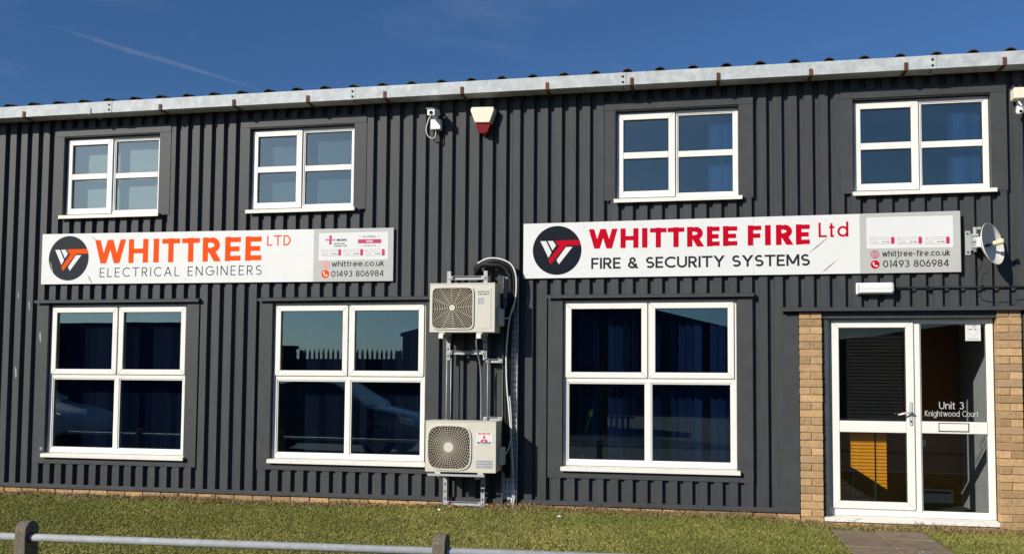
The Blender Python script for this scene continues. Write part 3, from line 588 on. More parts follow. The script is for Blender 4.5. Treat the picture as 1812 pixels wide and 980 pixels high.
for (a, b, c, d) in ((-1.712, -1.685, 2.931, 2.935), (-1.712, -1.708, 2.915, 2.931), (-1.508, -1.481, 2.928, 2.932), (-1.485, -1.481, 2.912, 2.928), (-1.710, -1.683, 2.814, 2.818), (-1.710, -1.706, 2.818, 2.834), (-1.509, -1.483, 2.812, 2.816), (-1.487, -1.483, 2.816, 2.832)): mb.prism([(a, c), (b, c), (b, d), (a, d)], y, y + .0003)
tag(mb.obj('corner_marks', 'greyline', s1), kind='stuff')
for (a, b), z, t in (((-2.160, -1.926), .003, 'ISO 9001'), ((-1.899, -1.671), 0, 'ISO 14001'), ((-1.650, -1.422), -.004, 'ISO 45001')): pill(s1, a, b, 2.717 + z, 2.790 + z, t)
globe(s1, -2.106, 2.622, .046, 'pale_orange', 'sign_grey'); phone(s1, -2.106, 2.521, .046, 'orange')
text('whittree.co.uk', -2.036, -1.427, 2.600, .062, .0100, YS - .0008, 'ink', s1, track=.10); text('01493 806984', -2.036, -1.428, 2.487, .066, .0100, YS - .0008, 'ink', s1, track=.11)
streak(s1, -5.04, 2.545, -4.985, 2.45, .008); streak(s1, -5.0, 3.0, -4.945, 2.955, .008, 'sign_grey'); streak(s1, -5.545, 2.72, -5.50, 2.58, .010, 'greyline')

s2 = thing('shop_sign', 'long white sign reading WHITTREE FIRE Ltd FIRE & SECURITY SYSTEMS in red and black', 'sign', (2.3, 0, 2.45))
board_panels(s2, .117, 4.4325, (2.440, 3.022), (2.447, 3.042), 2.483, 0)
logo(s2, .4768, 2.733, .2585, 'navy_ink', 'red')
text_boxes('WHITTREEFIRE', [(.812, 1.111), (1.142, 1.328), (1.364, 1.420), (1.446, 1.615), (1.626, 1.795), (1.822, 1.992), (2.021, 2.148), (2.181, 2.323), (2.426, 2.560), (2.595, 2.652), (2.702, 2.869), (2.895, 3.029)], 2.743, .205, .054, YS - .0008, 'red', s2)
text('Ltd', 3.113, 3.397, 2.812, .148, .0215, YS - .0008, 'red', s2, track=.16)
text('FIRE & SECURITY SYSTEMS', .838, 3.027, 2.530, .117, .0212, YS - .0008, 'ink', s2, track=.11)
mb = MB(); mb.prism([(3.503, 2.4475), (4.4315, 2.4490), (4.4315, 3.0395), (3.503, 3.0355)], YS - .0006, YS - .0001); mb.obj('grey_section', 'sign_grey', s2)
rrect(3.566, 4.366, 2.690, 3.000, .014, YS - .0011, YS - .0007).obj('accreditation_panel', 'inset_white', s2)
for (a, b), z, t in (((3.596, 3.827), .004, 'ISO 9001'), ((3.854, 4.081), 0, 'ISO 14001'), ((4.105, 4.333), -.004, 'ISO 45001')): pill(s2, a, b, 2.728 + z, 2.797 + z, t)
globe(s2, 3.643, 2.632, .041, 'pink', 'sign_grey'); phone(s2, 3.644, 2.531, .042, 'red')
text('whittree-fire.co.uk', 3.711, 4.335, 2.607, .060, .0095, YS - .0008, 'ink', s2, track=.10); text('01493 806984', 3.717, 4.325, 2.501, .070, .0105, YS - .0008, 'ink', s2, track=.11)
streak(s2, 3.02, 2.66, 3.20, 2.81, .006); streak(s2, 3.14, 2.46, 3.28, 2.58, .005); streak(s2, 3.83, 2.575, 3.90, 2.645, .007); streak(s2, 3.78, 2.50, 3.79, 2.565, .003)
# vinyl lettering and sticker on the glass of the side light
text('Unit 3', 4.243, 4.470, 1.118, .070, .0085, .1085, 'sign_grey', D, 'vinyl_lettering', track=.11, split=False); text('Knightwood Court', 4.112, 4.602, 1.046, .056, .0062, .1085, 'sign_grey', D, 'vinyl_lettering', track=.11, split=False)
st = MB(); st.box(4.495, 4.634, .1070, .1092, 1.785, 1.968); st.obj('no_smoking_notice', 'inset_white', D)
mb = MB(); mb.prism([(4.525, 1.893), (4.558, 1.893), (4.558, 1.901), (4.525, 1.901)], .1060, .1066); mb.prism([(4.575, 1.893), (4.600, 1.890), (4.600, 1.898), (4.575, 1.901)], .1058, .1064); arcr(mb, 4.577, 1.925, .016, .010, 0, 330, .004, .1062); mb.obj('notice_print', 'ink', D, fix=False)
mb = MB(); arcr(mb, 4.566, 1.895, .050, .060, 0, 360, .0025, .1062); mb.prism([(4.51, 1.806), (4.62, 1.806), (4.62, 1.809), (4.51, 1.809)], .1058, .1064); mb.prism([(4.51, 1.797), (4.62, 1.797), (4.62, 1.800), (4.51, 1.800)], .1058, .1064); mb.obj('notice_print', 'greyline', D, fix=False)

# ------------------------------------------------------------------ air conditioning units
def plate_hole(x0, x1, z0, z1, hole, y0, y1):
    n = len(hole); cx = sum(p[0] for p in hole) / n; cz = sum(p[1] for p in hole) / n; out = []
    corners = [(x0, z0), (x1, z0), (x1, z1), (x0, z1)]
    ang = [math.atan2(p[1] - cz, p[0] - cx) for p in hole]; ca = [math.atan2(c[1] - cz, c[0] - cx) for c in corners]
    for p, a in zip(hole, ang):
        best = min(range(4), key=lambda i: abs((ca[i] - a + PI) % (2 * PI) - PI))
        if abs((ca[best] - a + PI) % (2 * PI) - PI) < PI / n * 1.01: out.append(corners[best]); continue
        dx, dz = math.cos(a), math.sin(a); ts = []
        if dx > 1e-9: ts.append((x1 - cx) / dx)
        if dx < -1e-9: ts.append((x0 - cx) / dx)
        if dz > 1e-9: ts.append((z1 - cz) / dz)
        if dz < -1e-9: ts.append((z0 - cz) / dz)
        t = min(ts); out.append((cx + dx * t, cz + dz * t))
    mb = MB(); mb.add([(x, y0, z) for x, z in out] + [(x, y0, z) for x, z in hole] + [(x, y1, z) for x, z in hole] + [(x, y1, z) for x, z in out],
                      [(i, (i + 1) % n, n + (i + 1) % n, n + i) for i in range(n)] + [(n + i, n + (i + 1) % n, 2 * n + (i + 1) % n, 2 * n + i) for i in range(n)] + [((i + 1) % n, i, 3 * n + i, 3 * n + (i + 1) % n) for i in range(n)])
    return mb
def squircle(x0, x1, z0, z1, e, n=64): 
    cx, cz, a, b = (x0 + x1) / 2, (z0 + z1) / 2, (x1 - x0) / 2, (z1 - z0) / 2
    return [(cx + a * abs(math.cos(t)) ** (2 / e) * (1 if math.cos(t) > 0 else -1), cz + b * abs(math.sin(t)) ** (2 / e) * (1 if math.sin(t) > 0 else -1)) for t in [2 * PI * (q + .5) / n for q in range(n)]]
def ac_unit(label, x0, x1, z0, z1, gx0, gx1, gz0, gz1, hub, hr, e, kind):
    yf, yb = -.400, -.120
    u = thing('air_conditioning_unit', label, 'air conditioner', ((x0 + x1) / 2, yb, z0))
    body = MB(); d = .06
    body.box(x0, x1, yf + d, yb, z0 + .001, z1 - .001); body.obj('casing', 'ac', u, bevel=.006)
    hole = squircle(gx0, gx1, gz0, gz1, e)
    plate_hole(x0, x1, z0, z1, hole, yf, yf + d + .002).obj('front_panel', 'ac', u, bevel=.004)
    ring_o = squircle(gx0 - .014, gx1 + .014, gz0 - .014, gz1 + .014, e); n = len(hole); mb = MB()
    mb.add([(x, yf - .012, z) for x, z in ring_o] + [(x, yf - .012, z) for x, z in hole] + [(x, yf + .001, z) for x, z in ring_o] + [(x, yf + .02, z) for x, z in hole],
           [(i, (i + 1) % n, n + (i + 1) % n, n + i) for i in range(n)] + [((i + 1) % n, i, 2 * n + i, 2 * n + (i + 1) % n) for i in range(n)] + [(n + i, n + (i + 1) % n, 3 * n + (i + 1) % n, 3 * n + i) for i in range(n)]); mb.obj('grille_surround', 'ac', u)
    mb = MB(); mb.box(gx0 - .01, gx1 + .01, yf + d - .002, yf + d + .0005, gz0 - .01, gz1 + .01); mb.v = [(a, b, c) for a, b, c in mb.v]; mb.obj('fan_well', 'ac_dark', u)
    cx, cz = hub; R = min(gx1 - gx0, gz1 - gz0) / 2 * .96
    for q in range(3):
        mb = MB(); pts = []
        for rr, a0, a1 in ((.25, -.25, .45), (.6, -.35, .65), (1, -.25, .75)): pts += [(cx + R * rr * math.cos(2 * PI * q / 3 + a), yf + .045 - .02 * k_, cz + R * rr * math.sin(2 * PI * q / 3 + a)) for k_, a in enumerate((a0, a1))]
        mb.add(pts + [(x, y + .004, z) for x, y, z in pts], [(0, 1, 3, 2), (2, 3, 5, 4), (7, 6, 8, 9), (9, 8, 10, 11)]); mb.obj('fan_blade', 'fan', u, smooth=False)
    # wire guard: rings and spokes, clipped to the opening
    gm = MB(); yg = yf - .004
    def inside(x, z):
        a = abs((x - (gx0 + gx1) / 2) / ((gx1 - gx0) / 2)); b = abs((z - (gz0 + gz1) / 2) / ((gz1 - gz0) / 2)); return a ** e + b ** e < 1
    step = .0178; wr = .0022 if kind == 1 else .0016; rr = hr + step
    while rr < R * 1.42:
        N = 72
        for q in range(N):
            t0, t1 = 2 * PI * q / N, 2 * PI * (q + 1) / N
            p0, p1 = (cx + rr * math.cos(t0), cz + rr * math.sin(t0)), (cx + rr * math.cos(t1), cz + rr * math.sin(t1))
            if inside(*p0) and inside(*p1):
                c0, s0_, c1, s1_ = math.cos(t0), math.sin(t0), math.cos(t1), math.sin(t1)
                gm.add([(cx + (rr - wr) * c0, yg, cz + (rr - wr) * s0_), (cx + (rr + wr) * c0, yg, cz + (rr + wr) * s0_), (cx + (rr + wr) * c1, yg, cz + (rr + wr) * s1_), (cx + (rr - wr) * c1, yg, cz + (rr - wr) * s1_),
                        (cx + rr * c0, yg + .004, cz + rr * s0_), (cx + rr * c1, yg + .004, cz + rr * s1_)], [(0, 1, 2, 3), (1, 4, 5, 2), (4, 0, 3, 5)])
        rr += step if kind == 1 else step * 1.2
    ns = 12 if kind == 1 else 44
    for q in range(ns):
        t = 2 * PI * q / ns + .07; c_, s_ = math.cos(t), math.sin(t); r1 = hr
        while r1 < R * 1.5 and inside(cx + (r1 + .004) * c_, cz + (r1 + .004) * s_): r1 += .004
        w2 = .0016; tx, tz = -s_ * w2, c_ * w2
        gm.add([(cx + hr * c_ + tx, yg - .0007, cz + hr * s_ + tz), (cx + hr * c_ - tx, yg - .0007, cz + hr * s_ - tz), (cx + r1 * c_ - tx, yg - .0007, cz + r1 * s_ - tz), (cx + r1 * c_ + tx, yg - .0007, cz + r1 * s_ + tz)], [(0, 1, 2, 3)])
    gm.obj('wire_guard', 'grille', u, fix=False)
    disc(cx, cz, hr, yf - .009, yf + .0, 28).obj('hub_cap', 'ac', u, bevel=.002)
    mb = MB(); mb.box(x1 + .0005, x1 + .055, yb - .19, yb - .03, z0 + .07, z0 + .07 + (z1 - z0) * .36); mb.obj('valve_cover', 'ac_side', u, bevel=.012)
    mb = MB(); mb.box(x0 - .004, x1 + .004, yf - .004, yb + .004, z1 - .0005, z1 + .012); mb.obj('lid', 'ac', u, bevel=.005)
    for fx in (x0 + .13, x1 - .16):
        mb = MB(); mb.box(fx - .03, fx + .03, yf + .004, yb + .01, z0 - .022, z0); mb.obj('foot', 'ac_side', u, bevel=.003)
    return u
ac1 = ac_unit('cream air conditioning unit with square fan grille, upper of the two', -.797, -.109, 1.856, 2.350, -.766, -.340, 1.896, 2.310, (-.556, 2.107), .032, 9, 1)
rrect(-.300, -.147, 1.892, 2.310, .012, -.4035, -.4002).obj('control_cover', 'ac', ac1, bevel=.002)
def label_on(par, x0, x1, z0, z1, m, nm='label', y=-.4015):
    mb = MB(); mb.box(x0, x1, y, y + .0008, z0, z1); return mb.obj(nm, m, par)
def lines_on(par, x0, x1, z0, z1, n, m='ink', y=-.4028, f=.35):
    mb = MB(); h = (z1 - z0) / n
    for i in range(n):
        x = x0
        while x < x1 - .004:
            w = random.uniform(.008, .022); mb.box(x, min(x + w, x1), y, y + .0006, z0 + i * h + h * .2, z0 + i * h + h * (.2 + f)); x += w + .006
    return mb.obj('label_print', m, par)
lines_on(ac1, -.285, -.165, 2.235, 2.285, 2, y=-.4052); label_on(ac1, -.285, -.215, 2.140, 2.215, 'label_grey', y=-.4045); lines_on(ac1, -.282, -.218, 2.145, 2.21, 4, y=-.4054)
ac2 = ac_unit('cream air conditioning unit with rounded fan grille and red diamond badge, lower of the two', -.825, -.085, .428, .935, -.792, -.352, .458, .892, (-.577, .678), .052, 4.2, 2)
label_on(ac2, -.292, -.120, .703, .838, 'inset_white')
text('INVERTER', -.270, -.145, .815, .016, .0045, -.4026, 'mark_red', ac2, 'label_print')
mb = MB(); cx, cz, q = -.206, .764, .0225
for a in (90, 210, 330):
    c_, s_ = math.cos(math.radians(a)), math.sin(math.radians(a)); px, pz = -s_, c_
    tip = 2 * q * 1.0; mb.prism([(cx, cz), (cx + c_ * q + px * q * .577, cz + s_ * q + pz * q * .577), (cx + c_ * tip, cz + s_ * tip), (cx + c_ * q - px * q * .577, cz + s_ * q - pz * q * .577)][::-1], -.4026, -.4020)
mb.obj('diamond_badge', 'mark_red', ac2)
text('MITSUBISHI', -.278, -.135, .722, .018, .005, -.4026, 'ink', ac2, 'label_print'); lines_on(ac2, -.27, -.14, .707, .718, 1)
label_on(ac2, -.290, -.112, .470, .560, 'label_grey'); lines_on(ac2, -.285, -.118, .474, .556, 5)
# strut frames that carry them
def strut_v(fr, x, z0, z1, y0=-.105):
    mb = MB(); mb.box(x - .0205, x - .0180, y0, y0 + .041, z0, z1); mb.box(x + .0180, x + .0205, y0, y0 + .041, z0, z1); mb.box(x - .0180, x + .0180, y0 + .001, y0 + .0035, z0, z1); mb.obj('upright', 'strut', fr)
    mb = MB(); z = z0 + .04
    while z < z1 - .03: mb.box(x - .007, x + .007, y0 + .0002, y0 + .0009, z - .012, z + .012); z += .075
    mb.obj('slots', 'ac_dark', fr)
def strut_h(fr, x0, x1, z, y0=-.110, m='strut'):
    mb = MB(); mb.box(x0, x1, y0, y0 + .030, z + .0180, z + .0205); mb.box(x0, x1, y0, y0 + .030, z - .0205, z - .0180); mb.box(x0, x1, y0 + .024, y0 + .0265, z - .018, z + .018); mb.obj('crossbar', m, fr)
    for xx in (x0 + .02, x1 - .02):
        mb = MB(); mb.box(xx - .022, xx + .022, y0 - .003, y0 - .0003, z - .02, z + .02); mb.lathe((xx, y0 - .003, z), (0, -1, 0), [(0, .010), (.008, .010), (.008, 0)], 6); mb.obj('bolt_plate', 'strut', fr)
f1 = thing('wall_bracket_frame', 'galvanised strut frame carrying the upper air conditioning unit', 'bracket frame', (-.47, -.1, 1.56))
f2 = thing('wall_bracket_frame', 'galvanised strut frame standing on the grass under the lower air conditioning unit', 'bracket frame', (-.47, -.1, 0))
for x in (-.675, -.275): strut_v(f1, x, 1.575, 2.520)
strut_h(f1, -.675, -.275, 2.447); strut_h(f1, -.675, -.275, 1.655); strut_h(f1, -.275, -.085, 1.568)
for x in (-.692, -.285): strut_v(f2, x, .005, .95)
strut_h(f2, -.692, -.285, .072); strut_h(f2, -.285, -.085, .962)
for fr, x0, x1, z in ((f1, -.74, -.16, 1.834), (f2, -.80, -.20, .402)):
    for x in (-.675, -.275):
        mb = MB(); mb.box(x - .02, x + .02, -.40, -.105, z - .041, z - .001); mb.obj('arm', 'strut', fr)
        mb = MB(); mb.box(x - .024, x + .024, -.404, -.4, z - .044, z + .002); mb.obj('end_cap', 'upvc' if fr is f1 else 'dark_metal', fr, bevel=.002)
mb = MB(); mb.box(-.80, -.20, -.405, -.380, .384, .406); mb.obj('front_rail', 'strut', f2, bevel=.002)
for x in (-.690, -.645): 
    mb = MB(); mb.tube([(x, -.09, .94), (x, -.09, 1.60)], .007, 8); mb.obj('threaded_rod', 'strut', f1, smooth=True)
for x in (-.245,):
    mb = MB(); mb.tube([(x, -.09, .94), (x, -.09, 1.60)], .006, 8); mb.obj('threaded_rod', 'strut', f1, smooth=True)
def smooth_path(pts, n=8):
    pts = [Vector(p) for p in pts]; out = []
    for i in range(len(pts) - 1):
        p0, p1, p2, p3 = pts[max(i - 1, 0)], pts[i], pts[i + 1], pts[min(i + 2, len(pts) - 1)]
        for q in range(n):
            t = q / n; out.append(.5 * ((2 * p1) + (p2 - p0) * t + (2 * p0 - 5 * p1 + 4 * p2 - p3) * t * t + (3 * p1 - p0 - 3 * p2 + p3) * t ** 3))
    return out + [pts[-1]]
cd = thing('condensate_pipe', 'grey drain pipe hanging between the two air conditioning units', 'pipe', (-.31, -.1, .95))
mb = MB(); mb.tube(smooth_path([(-.32, -.30, 1.83), (-.33, -.24, 1.70), (-.315, -.13, 1.5), (-.305, -.12, 1.2), (-.305, -.12, .95)]), .011, 8); mb.obj('pipe', 'hose_grey', cd, smooth=True)
# cable tray, pipe bundle, cables
tr = thing('cable_tray', 'upright perforated galvanised cable tray running down the wall to the grass', 'cable tray', (-.01, 0, 0))
mb = MB(); mb.box(-.087, .066, -.012, -.0105, .012, 2.46); mb.obj('tray_base', 'galv', tr)
for x in (-.0885, .066): mb = MB(); mb.box(x, x + .0015, -.070, -.0105, .012, 2.46); mb.obj('tray_flange', 'galv', tr)
mb = MB(); z = .05
while z < 2.44:
    for x in (-.06, -.02, .015, .045): mb.box(x - .0045, x + .0045, -.0128, -.0121, z - .016, z + .016)
    z += .062
mb.obj('tray_slots', 'ac_dark', tr)
pb = thing('pipe_bundle', 'black insulated refrigerant pipes arching over the upper air conditioning unit into the tray', 'pipes', (0, 0, 0))
for i, (dx, dy, r) in enumerate(((0, 0, .026), (-.045, .012, .026), (-.03, -.045, .024), (.012, -.045, .022))):
    pts = [(-.40, .02, 2.535 + dy), (-.385 + dx * .1, -.06, 2.545 + dy * .8), (-.33, -.085 + dy * .4, 2.575 - dx * .3), (-.20, -.085 + dy, 2.605 + dx * .9), (-.08 + dx * .4, -.085 + dy, 2.588 + dx * .8), (.012 + dx, -.08 + dy, 2.50 + dx * .5), (.030 + dx, -.075 + dy, 2.36), (.020 + dx, -.06 + dy, 2.20), (-.015 + dx, -.045 + dy * .6, 1.98), (-.030 + dx * .7, -.04 + dy * .5, 1.6), (-.032 + dx * .7, -.04 + dy * .5, .35 + .06 * i)]
    mb = MB(); mb.tube(smooth_path(pts), r, 10); mb.obj('pipe', 'rubber', pb, smooth=True)
cb = thing('control_cables', 'thin white and grey cables strapped down the cable tray', 'cables', (0, 0, 0))
for i, (pts, r, m) in enumerate((
    ([(-.36, -.11, 2.600), (-.25, -.135, 2.645), (-.12, -.14, 2.640), (.0, -.14, 2.585), (.055, -.14, 2.48), (.065, -.14, 2.34), (.05, -.13, 2.20), (.0, -.12, 2.05), (-.03, -.11, 1.85), (-.045, -.10, 1.60), (-.035, -.10, 1.3), (-.01, -.10, 1.05), (.01, -.09, .80), (.025, -.07, .5), (.035, -.06, .25), (.0, -.05, .02)], .0085, 'cable_white'),
    ([(-.055, -.22, 2.02), (-.02, -.16, 2.01), (.02, -.13, 2.08), (.045, -.12, 2.18), (.05, -.12, 2.3)], .007, 'label_grey'),
    ([(.0, -.06, .62), (.02, -.06, .45), (.035, -.055, .30), (.045, -.055, .16), (.02, -.05, .015)], .007, 'cable_white'),
    ([(.01, -.05, .55), (.03, -.05, .40), (.022, -.045, .22), (.035, -.05, .02)], .006, 'cable_white'),
    ([(-.03, -.20, .60), (.0, -.16, .66), (.02, -.12, .80), (.015, -.11, 1.0), (-.005, -.1, 1.2)], .007, 'label_grey'))):
    mb = MB(); mb.tube(smooth_path(pts), r, 8); mb.obj('cable', m, cb, smooth=True)
for z in (2.2, 1.9, 1.55, 1.2, .85): mb = MB(); mb.box(-.085, .04, -.105, -.1025, z - .003, z + .003); mb.obj('cable_tie', 'rubber', cb)

# ------------------------------------------------------------------ small fittings
c = thing('security_camera', 'small white security camera on a junction box left of the alarm', 'camera', (-.85, 0, 4.06))
mb = MB(); mb.box(-.907, -.795, -.085, -.002, 4.068, 4.178); mb.obj('junction_box', 'cctv', c, bevel=.006)
mb = MB(); mb.tube([(-.85, -.05, 4.175), (-.85, -.06, 4.205), (-.84, -.07, 4.225)], [.016, .014, .018], 12); mb.obj('arm', 'cctv', c, smooth=True)
mb = MB(); mb.box(-.892, -.806, -.215, -.055, 4.222, 4.282); mb.v = [(x + (y + .055) * .10, y, z + (y + .055) * .16 - (.012 if z < 4.25 and y < -.1 else 0)) for x, y, z in mb.v]; mb.obj('camera_body', 'cctv', c, bevel=.008, seg=3)
mb = MB(); mb.box(-.902, -.818, -.228, -.06, 4.2835, 4.2875); mb.v = [(x + (y + .055) * .10, y, z + (y + .055) * .16) for x, y, z in mb.v]; mb.obj('sun_shield', 'cctv', c, bevel=.001)
mb = MB(); mb.lathe((-.864, -.2165, 4.214), (-.05, -1, -.1), [(0, .020), (.004, .019), (.005, 0)], 16); mb.obj('lens', 'lens', c)
mb = MB(); mb.tube(smooth_path([(-.85, -.06, 4.235), (-.905, -.075, 4.225), (-.94, -.08, 4.15), (-.955, -.08, 4.06), (-.93, -.07, 3.995), (-.88, -.06, 3.975), (-.858, -.05, 4.01), (-.855, -.045, 4.07)]), .0055, 8); mb.obj('cable', 'cable_white', c, smooth=True)
mb = MB(); mb.tube(smooth_path([(-.845, -.04, 4.07), (-.85, -.045, 4.0), (-.835, -.05, 3.94), (-.815, -.045, 3.945), (-.825, -.04, 4.02), (-.835, -.035, 4.07)]), .004, 6); mb.obj('cable', 'dark_metal', c, smooth=True)
a = thing('alarm_box', 'cream and red burglar alarm siren box high under the gutter', 'alarm', (-.32, 0, 3.98))
def shell(mb, pts, y0, y1, ins):                # tapered wedge box: back outline pts, front inset
    cx = sum(p[0] for p in pts) / len(pts); cz = sum(p[1] for p in pts) / len(pts); n = len(pts)
    mb.add([(x, y1, z) for x, z in pts] + [(cx + (x - cx) * ins, y0, cz + (z - cz) * ins) for x, z in pts], [tuple(range(n - 1, -1, -1)), tuple(range(n, 2 * n))] + [(i, (i + 1) % n, n + (i + 1) % n, n + i) for i in range(n)])
mb = MB(); shell(mb, [(-.413, 4.108), (-.240, 4.102), (-.190, 4.240), (-.192, 4.275), (-.205, 4.283), (-.448, 4.290), (-.462, 4.280), (-.466, 4.246)], -.105, -.002, .93); mb.obj('cover', 'cream', a, bevel=.010, seg=3)
mb = MB(); shell(mb, [(-.338, 3.992), (-.283, 3.990), (-.262, 4.010), (-.226, 4.102), (-.424, 4.108), (-.372, 4.012)], -.098, -.002, .90); mb.obj('strobe_lens', 'alarm_red', a, bevel=.008, seg=3)
lg = thing('bulkhead_light', 'white rectangular bulkhead light above the entrance door', 'light', (3.62, 0, 2.23))
mb = MB(); mb.box(3.462, 3.812, -.045, -.002, 2.236, 2.352); mb.obj('base', 'upvc', lg, bevel=.012, seg=3)
mb = MB(); shell(mb, [(3.468, 2.241), (3.806, 2.241), (3.806, 2.347), (3.468, 2.347)], -.100, -.044, .93); mb.obj('diffuser', 'diffuser', lg, bevel=.012, seg=3)
mb = MB()
for i in range(14): x = 3.50 + i * .0205; mb.box(x, x + .012, -.1035, -.0995, 2.285, 2.305)
mb.obj('prism_lines', 'diffuser', lg, bevel=.001)
for x in (3.480, 3.795): mb = MB(); mb.box(x - .006, x + .006, -.098, -.080, 2.262, 2.328); mb.obj('clip', 'sign_grey', lg)
cn = thing('conduit', 'black cable conduit running right from the bulkhead light', 'conduit', (4.5, 0, 2.3))
mb = MB(); mb.tube([(3.812, -.018, 2.300), (6.3, -.018, 2.290)], .011, 10); mb.obj('tube', 'rubber', cn, smooth=True)
for x in (4.13, 4.62, 5.1): mb = MB(); mb.box(x - .012, x + .012, -.034, -.002, 2.278, 2.316); mb.obj('clip', 'rubber', cn, bevel=.003)
mb = MB(); mb.tube(smooth_path([(4.60, -.12, 2.52), (4.585, -.05, 2.44), (4.575, -.02, 2.30), (4.60, -.015, 2.20), (4.68, -.012, 2.16), (4.80, -.012, 2.155), (4.90, -.012, 2.165), (5.0, -.012, 2.185), (5.2, -.012, 2.19)]), .0025, 6); 
cc = mb.obj('aerial_cable', 'rubber', None, smooth=True); tag(cc, 'thin black cable drooping from the dish across the grey wall', 'cable')
ds = thing('satellite_dish', 'small white wall mounted dish antenna with cream feed pointing right', 'dish', (4.5, 0, 2.6))
nrm = Vector((.72, -.66, .16)).normalized(); rc = Vector((4.672, -.205, 2.690)); base = rc - nrm * .078; R = .200
prof = [(.078 * (q / 14) ** 2, R * q / 14) for q in range(15)]
mb = MB(); mb.lathe(base, nrm, prof + [(.080, R + .004), (.074, R + .005)] + [(.078 * (q / 14) ** 2 - .008, R * q / 14) for q in range(14, -1, -1)], 48); mb.obj('reflector', 'dish', ds, smooth=True)
mb = MB(); mb.lathe(base, nrm, [(0, .013), (.085, .013), (.085, .021), (.088, .025), (.175, .026), (.182, .022), (.182, 0)], 20); mb.obj('feed', 'feed', ds, smooth=True)
mb = MB(); mb.lathe(base, nrm, [(-.004, .014), (.086, .014)], 16); mb.obj('feed_stem', 'dark_metal', ds, smooth=True)
mb = MB(); mb.box(4.480, 4.528, -.010, -.002, 2.612, 2.848); mb.obj('wall_plate', 'strut', ds, bevel=.002)
mb = MB(); mb.box(4.524, 4.530, -.085, -.009, 2.65, 2.81); mb.obj('web_plate', 'strut', ds)
mb = MB(); mb.tube([(4.545, -.095, 2.628), (4.545, -.095, 2.868)], .017, 14); mb.obj('mast', 'strut', ds, smooth=True)
for z in (2.675, 2.735, 2.790): mb = MB(); mb.box(4.520, 4.572, -.122, -.068, z - .010, z + .010); mb.obj('clamp', 'strut', ds, bevel=.003)
mb = MB(); mb.box(4.550, 4.605, -.148, -.090, 2.672, 2.768); mb.obj('elevation_bracket', 'cctv', ds, bevel=.004)
mb = MB(); mb.tube([(4.59, -.13, 2.69), tuple(base + Vector((.004, -.004, 0)))], .028, 14); mb.obj('neck', 'cctv', ds, smooth=True)
mb = MB(); mb.box(4.560, 4.600, -.115, -.105, 2.845, 2.868); mb.box(4.595, 4.600, -.115, -.08, 2.845, 2.868); mb.obj('tilt_lug', 'strut', ds)
for z in (2.64, 2.82): mb = MB(); mb.lathe((4.500, -.010, z), (0, -1, 0), [(0, .009), (.007, .009), (.007, 0)], 6); mb.obj('bolt', 'dark_metal', ds)
c2 = thing('security_camera', 'white security floodlight camera at the right edge under the gutter', 'camera', (5.0, 0, 3.95))
mb = MB(); mb.box(4.900, 5.100, -.160, -.040, 4.088, 4.196); mb.obj('floodlight_head', 'cream', c2, bevel=.010)
mb = MB(); mb.box(4.96, 5.04, -.06, -.002, 4.00, 4.17); mb.obj('base', 'cctv', c2, bevel=.006)
mb = MB(); mb.tube(smooth_path([(4.97, -.10, 4.092), (4.955, -.12, 4.06), (4.965, -.14, 4.03), (4.985, -.12, 4.01)]), .008, 8); mb.obj('arm', 'cctv', c2, smooth=True)
mb = MB(); mb.lathe((4.965, -.09, 3.978), (-.1, -1, -.2), [(-.02, 0), (-.018, .02), (0, .036), (.035, .034), (.05, .022), (.052, 0)], 18); mb.obj('sensor_head', 'cctv', c2, smooth=True)
mb = MB(); mb.lathe((4.965, -.09, 3.978), (-.1, -1, -.2), [(.0535, .014), (.056, 0)], 14); mb.obj('sensor_lens', 'lens', c2)

# ------------------------------------------------------------------ behind the glass
sm = MB().box(-.044, .044, -.0006, .0006, 0, 1).mesh('blind_slat', m='blind_blue')
sn_me = MB().box(-.044, .044, -.0006, .0006, 0, 1).mesh('navy_slat', m='blind_navy'); sc_me = MB().box(-.044, .044, -.0006, .0006, 0, 1).mesh('curtain_slat', m='curtain_blue')
def vblind(label, x0, x1, z0, z1, y, ang, step=.082, gaps=(), sm=sm):
    v = thing('vertical_blind', label, 'blind', ((x0 + x1) / 2, y, z0)); mb = MB(); mb.box(x0, x1, y - .02, y + .02, z1, z1 + .035); mb.obj('head_rail', 'sign_grey', v); x = x0 + .04; i = 0
    while x < x1:
        if not any(g0 < x < g1 for g0, g1 in gaps): inst('slat', sm, v, (x, y, z0), scale=(1, 1, z1 - z0), rot=(0, 0, math.radians(ang + random.uniform(-14, 14))))
        x += step; i += 1
    return v
LN = ('leftmost', 'middle', 'rightmost')
vblind('closed navy vertical blind behind the leftmost ground floor window', LOW[0][0] + .04, LOW[0][1] - .04, LZ[0], LZ[1] - .04, .30, 28, sm=sn_me)
vblind('closed navy vertical blind behind the ground floor window beside the air conditioners', LOW[1][0] + .04, LOW[1][1] - .04, LZ[0], LZ[1] - .04, .30, 24, sm=sn_me)
vblind('half open navy vertical blind behind the ground floor window nearest the door', LOW[2][0] + .04, LOW[2][1] - .04, LZ[0], LZ[1] - .04, .30, 38, gaps=((.93, 1.02), (1.30, 1.36), (1.55, 1.62), (1.95, 2.02)))
vblind('blue vertical blind gathered at the right of the upper window above FIRE', UPP[2][1] - .30, UPP[2][1] - .03, UZ[0], UZ[1] - .03, .20, 30, .032, sm=sc_me)
vblind('blue vertical blind gathered at the right of the upper window nearest the dish', UPP[3][1] - .36, UPP[3][1] - .06, UZ[0], UZ[1] - .03, .20, 30, .034, sm=sc_me)
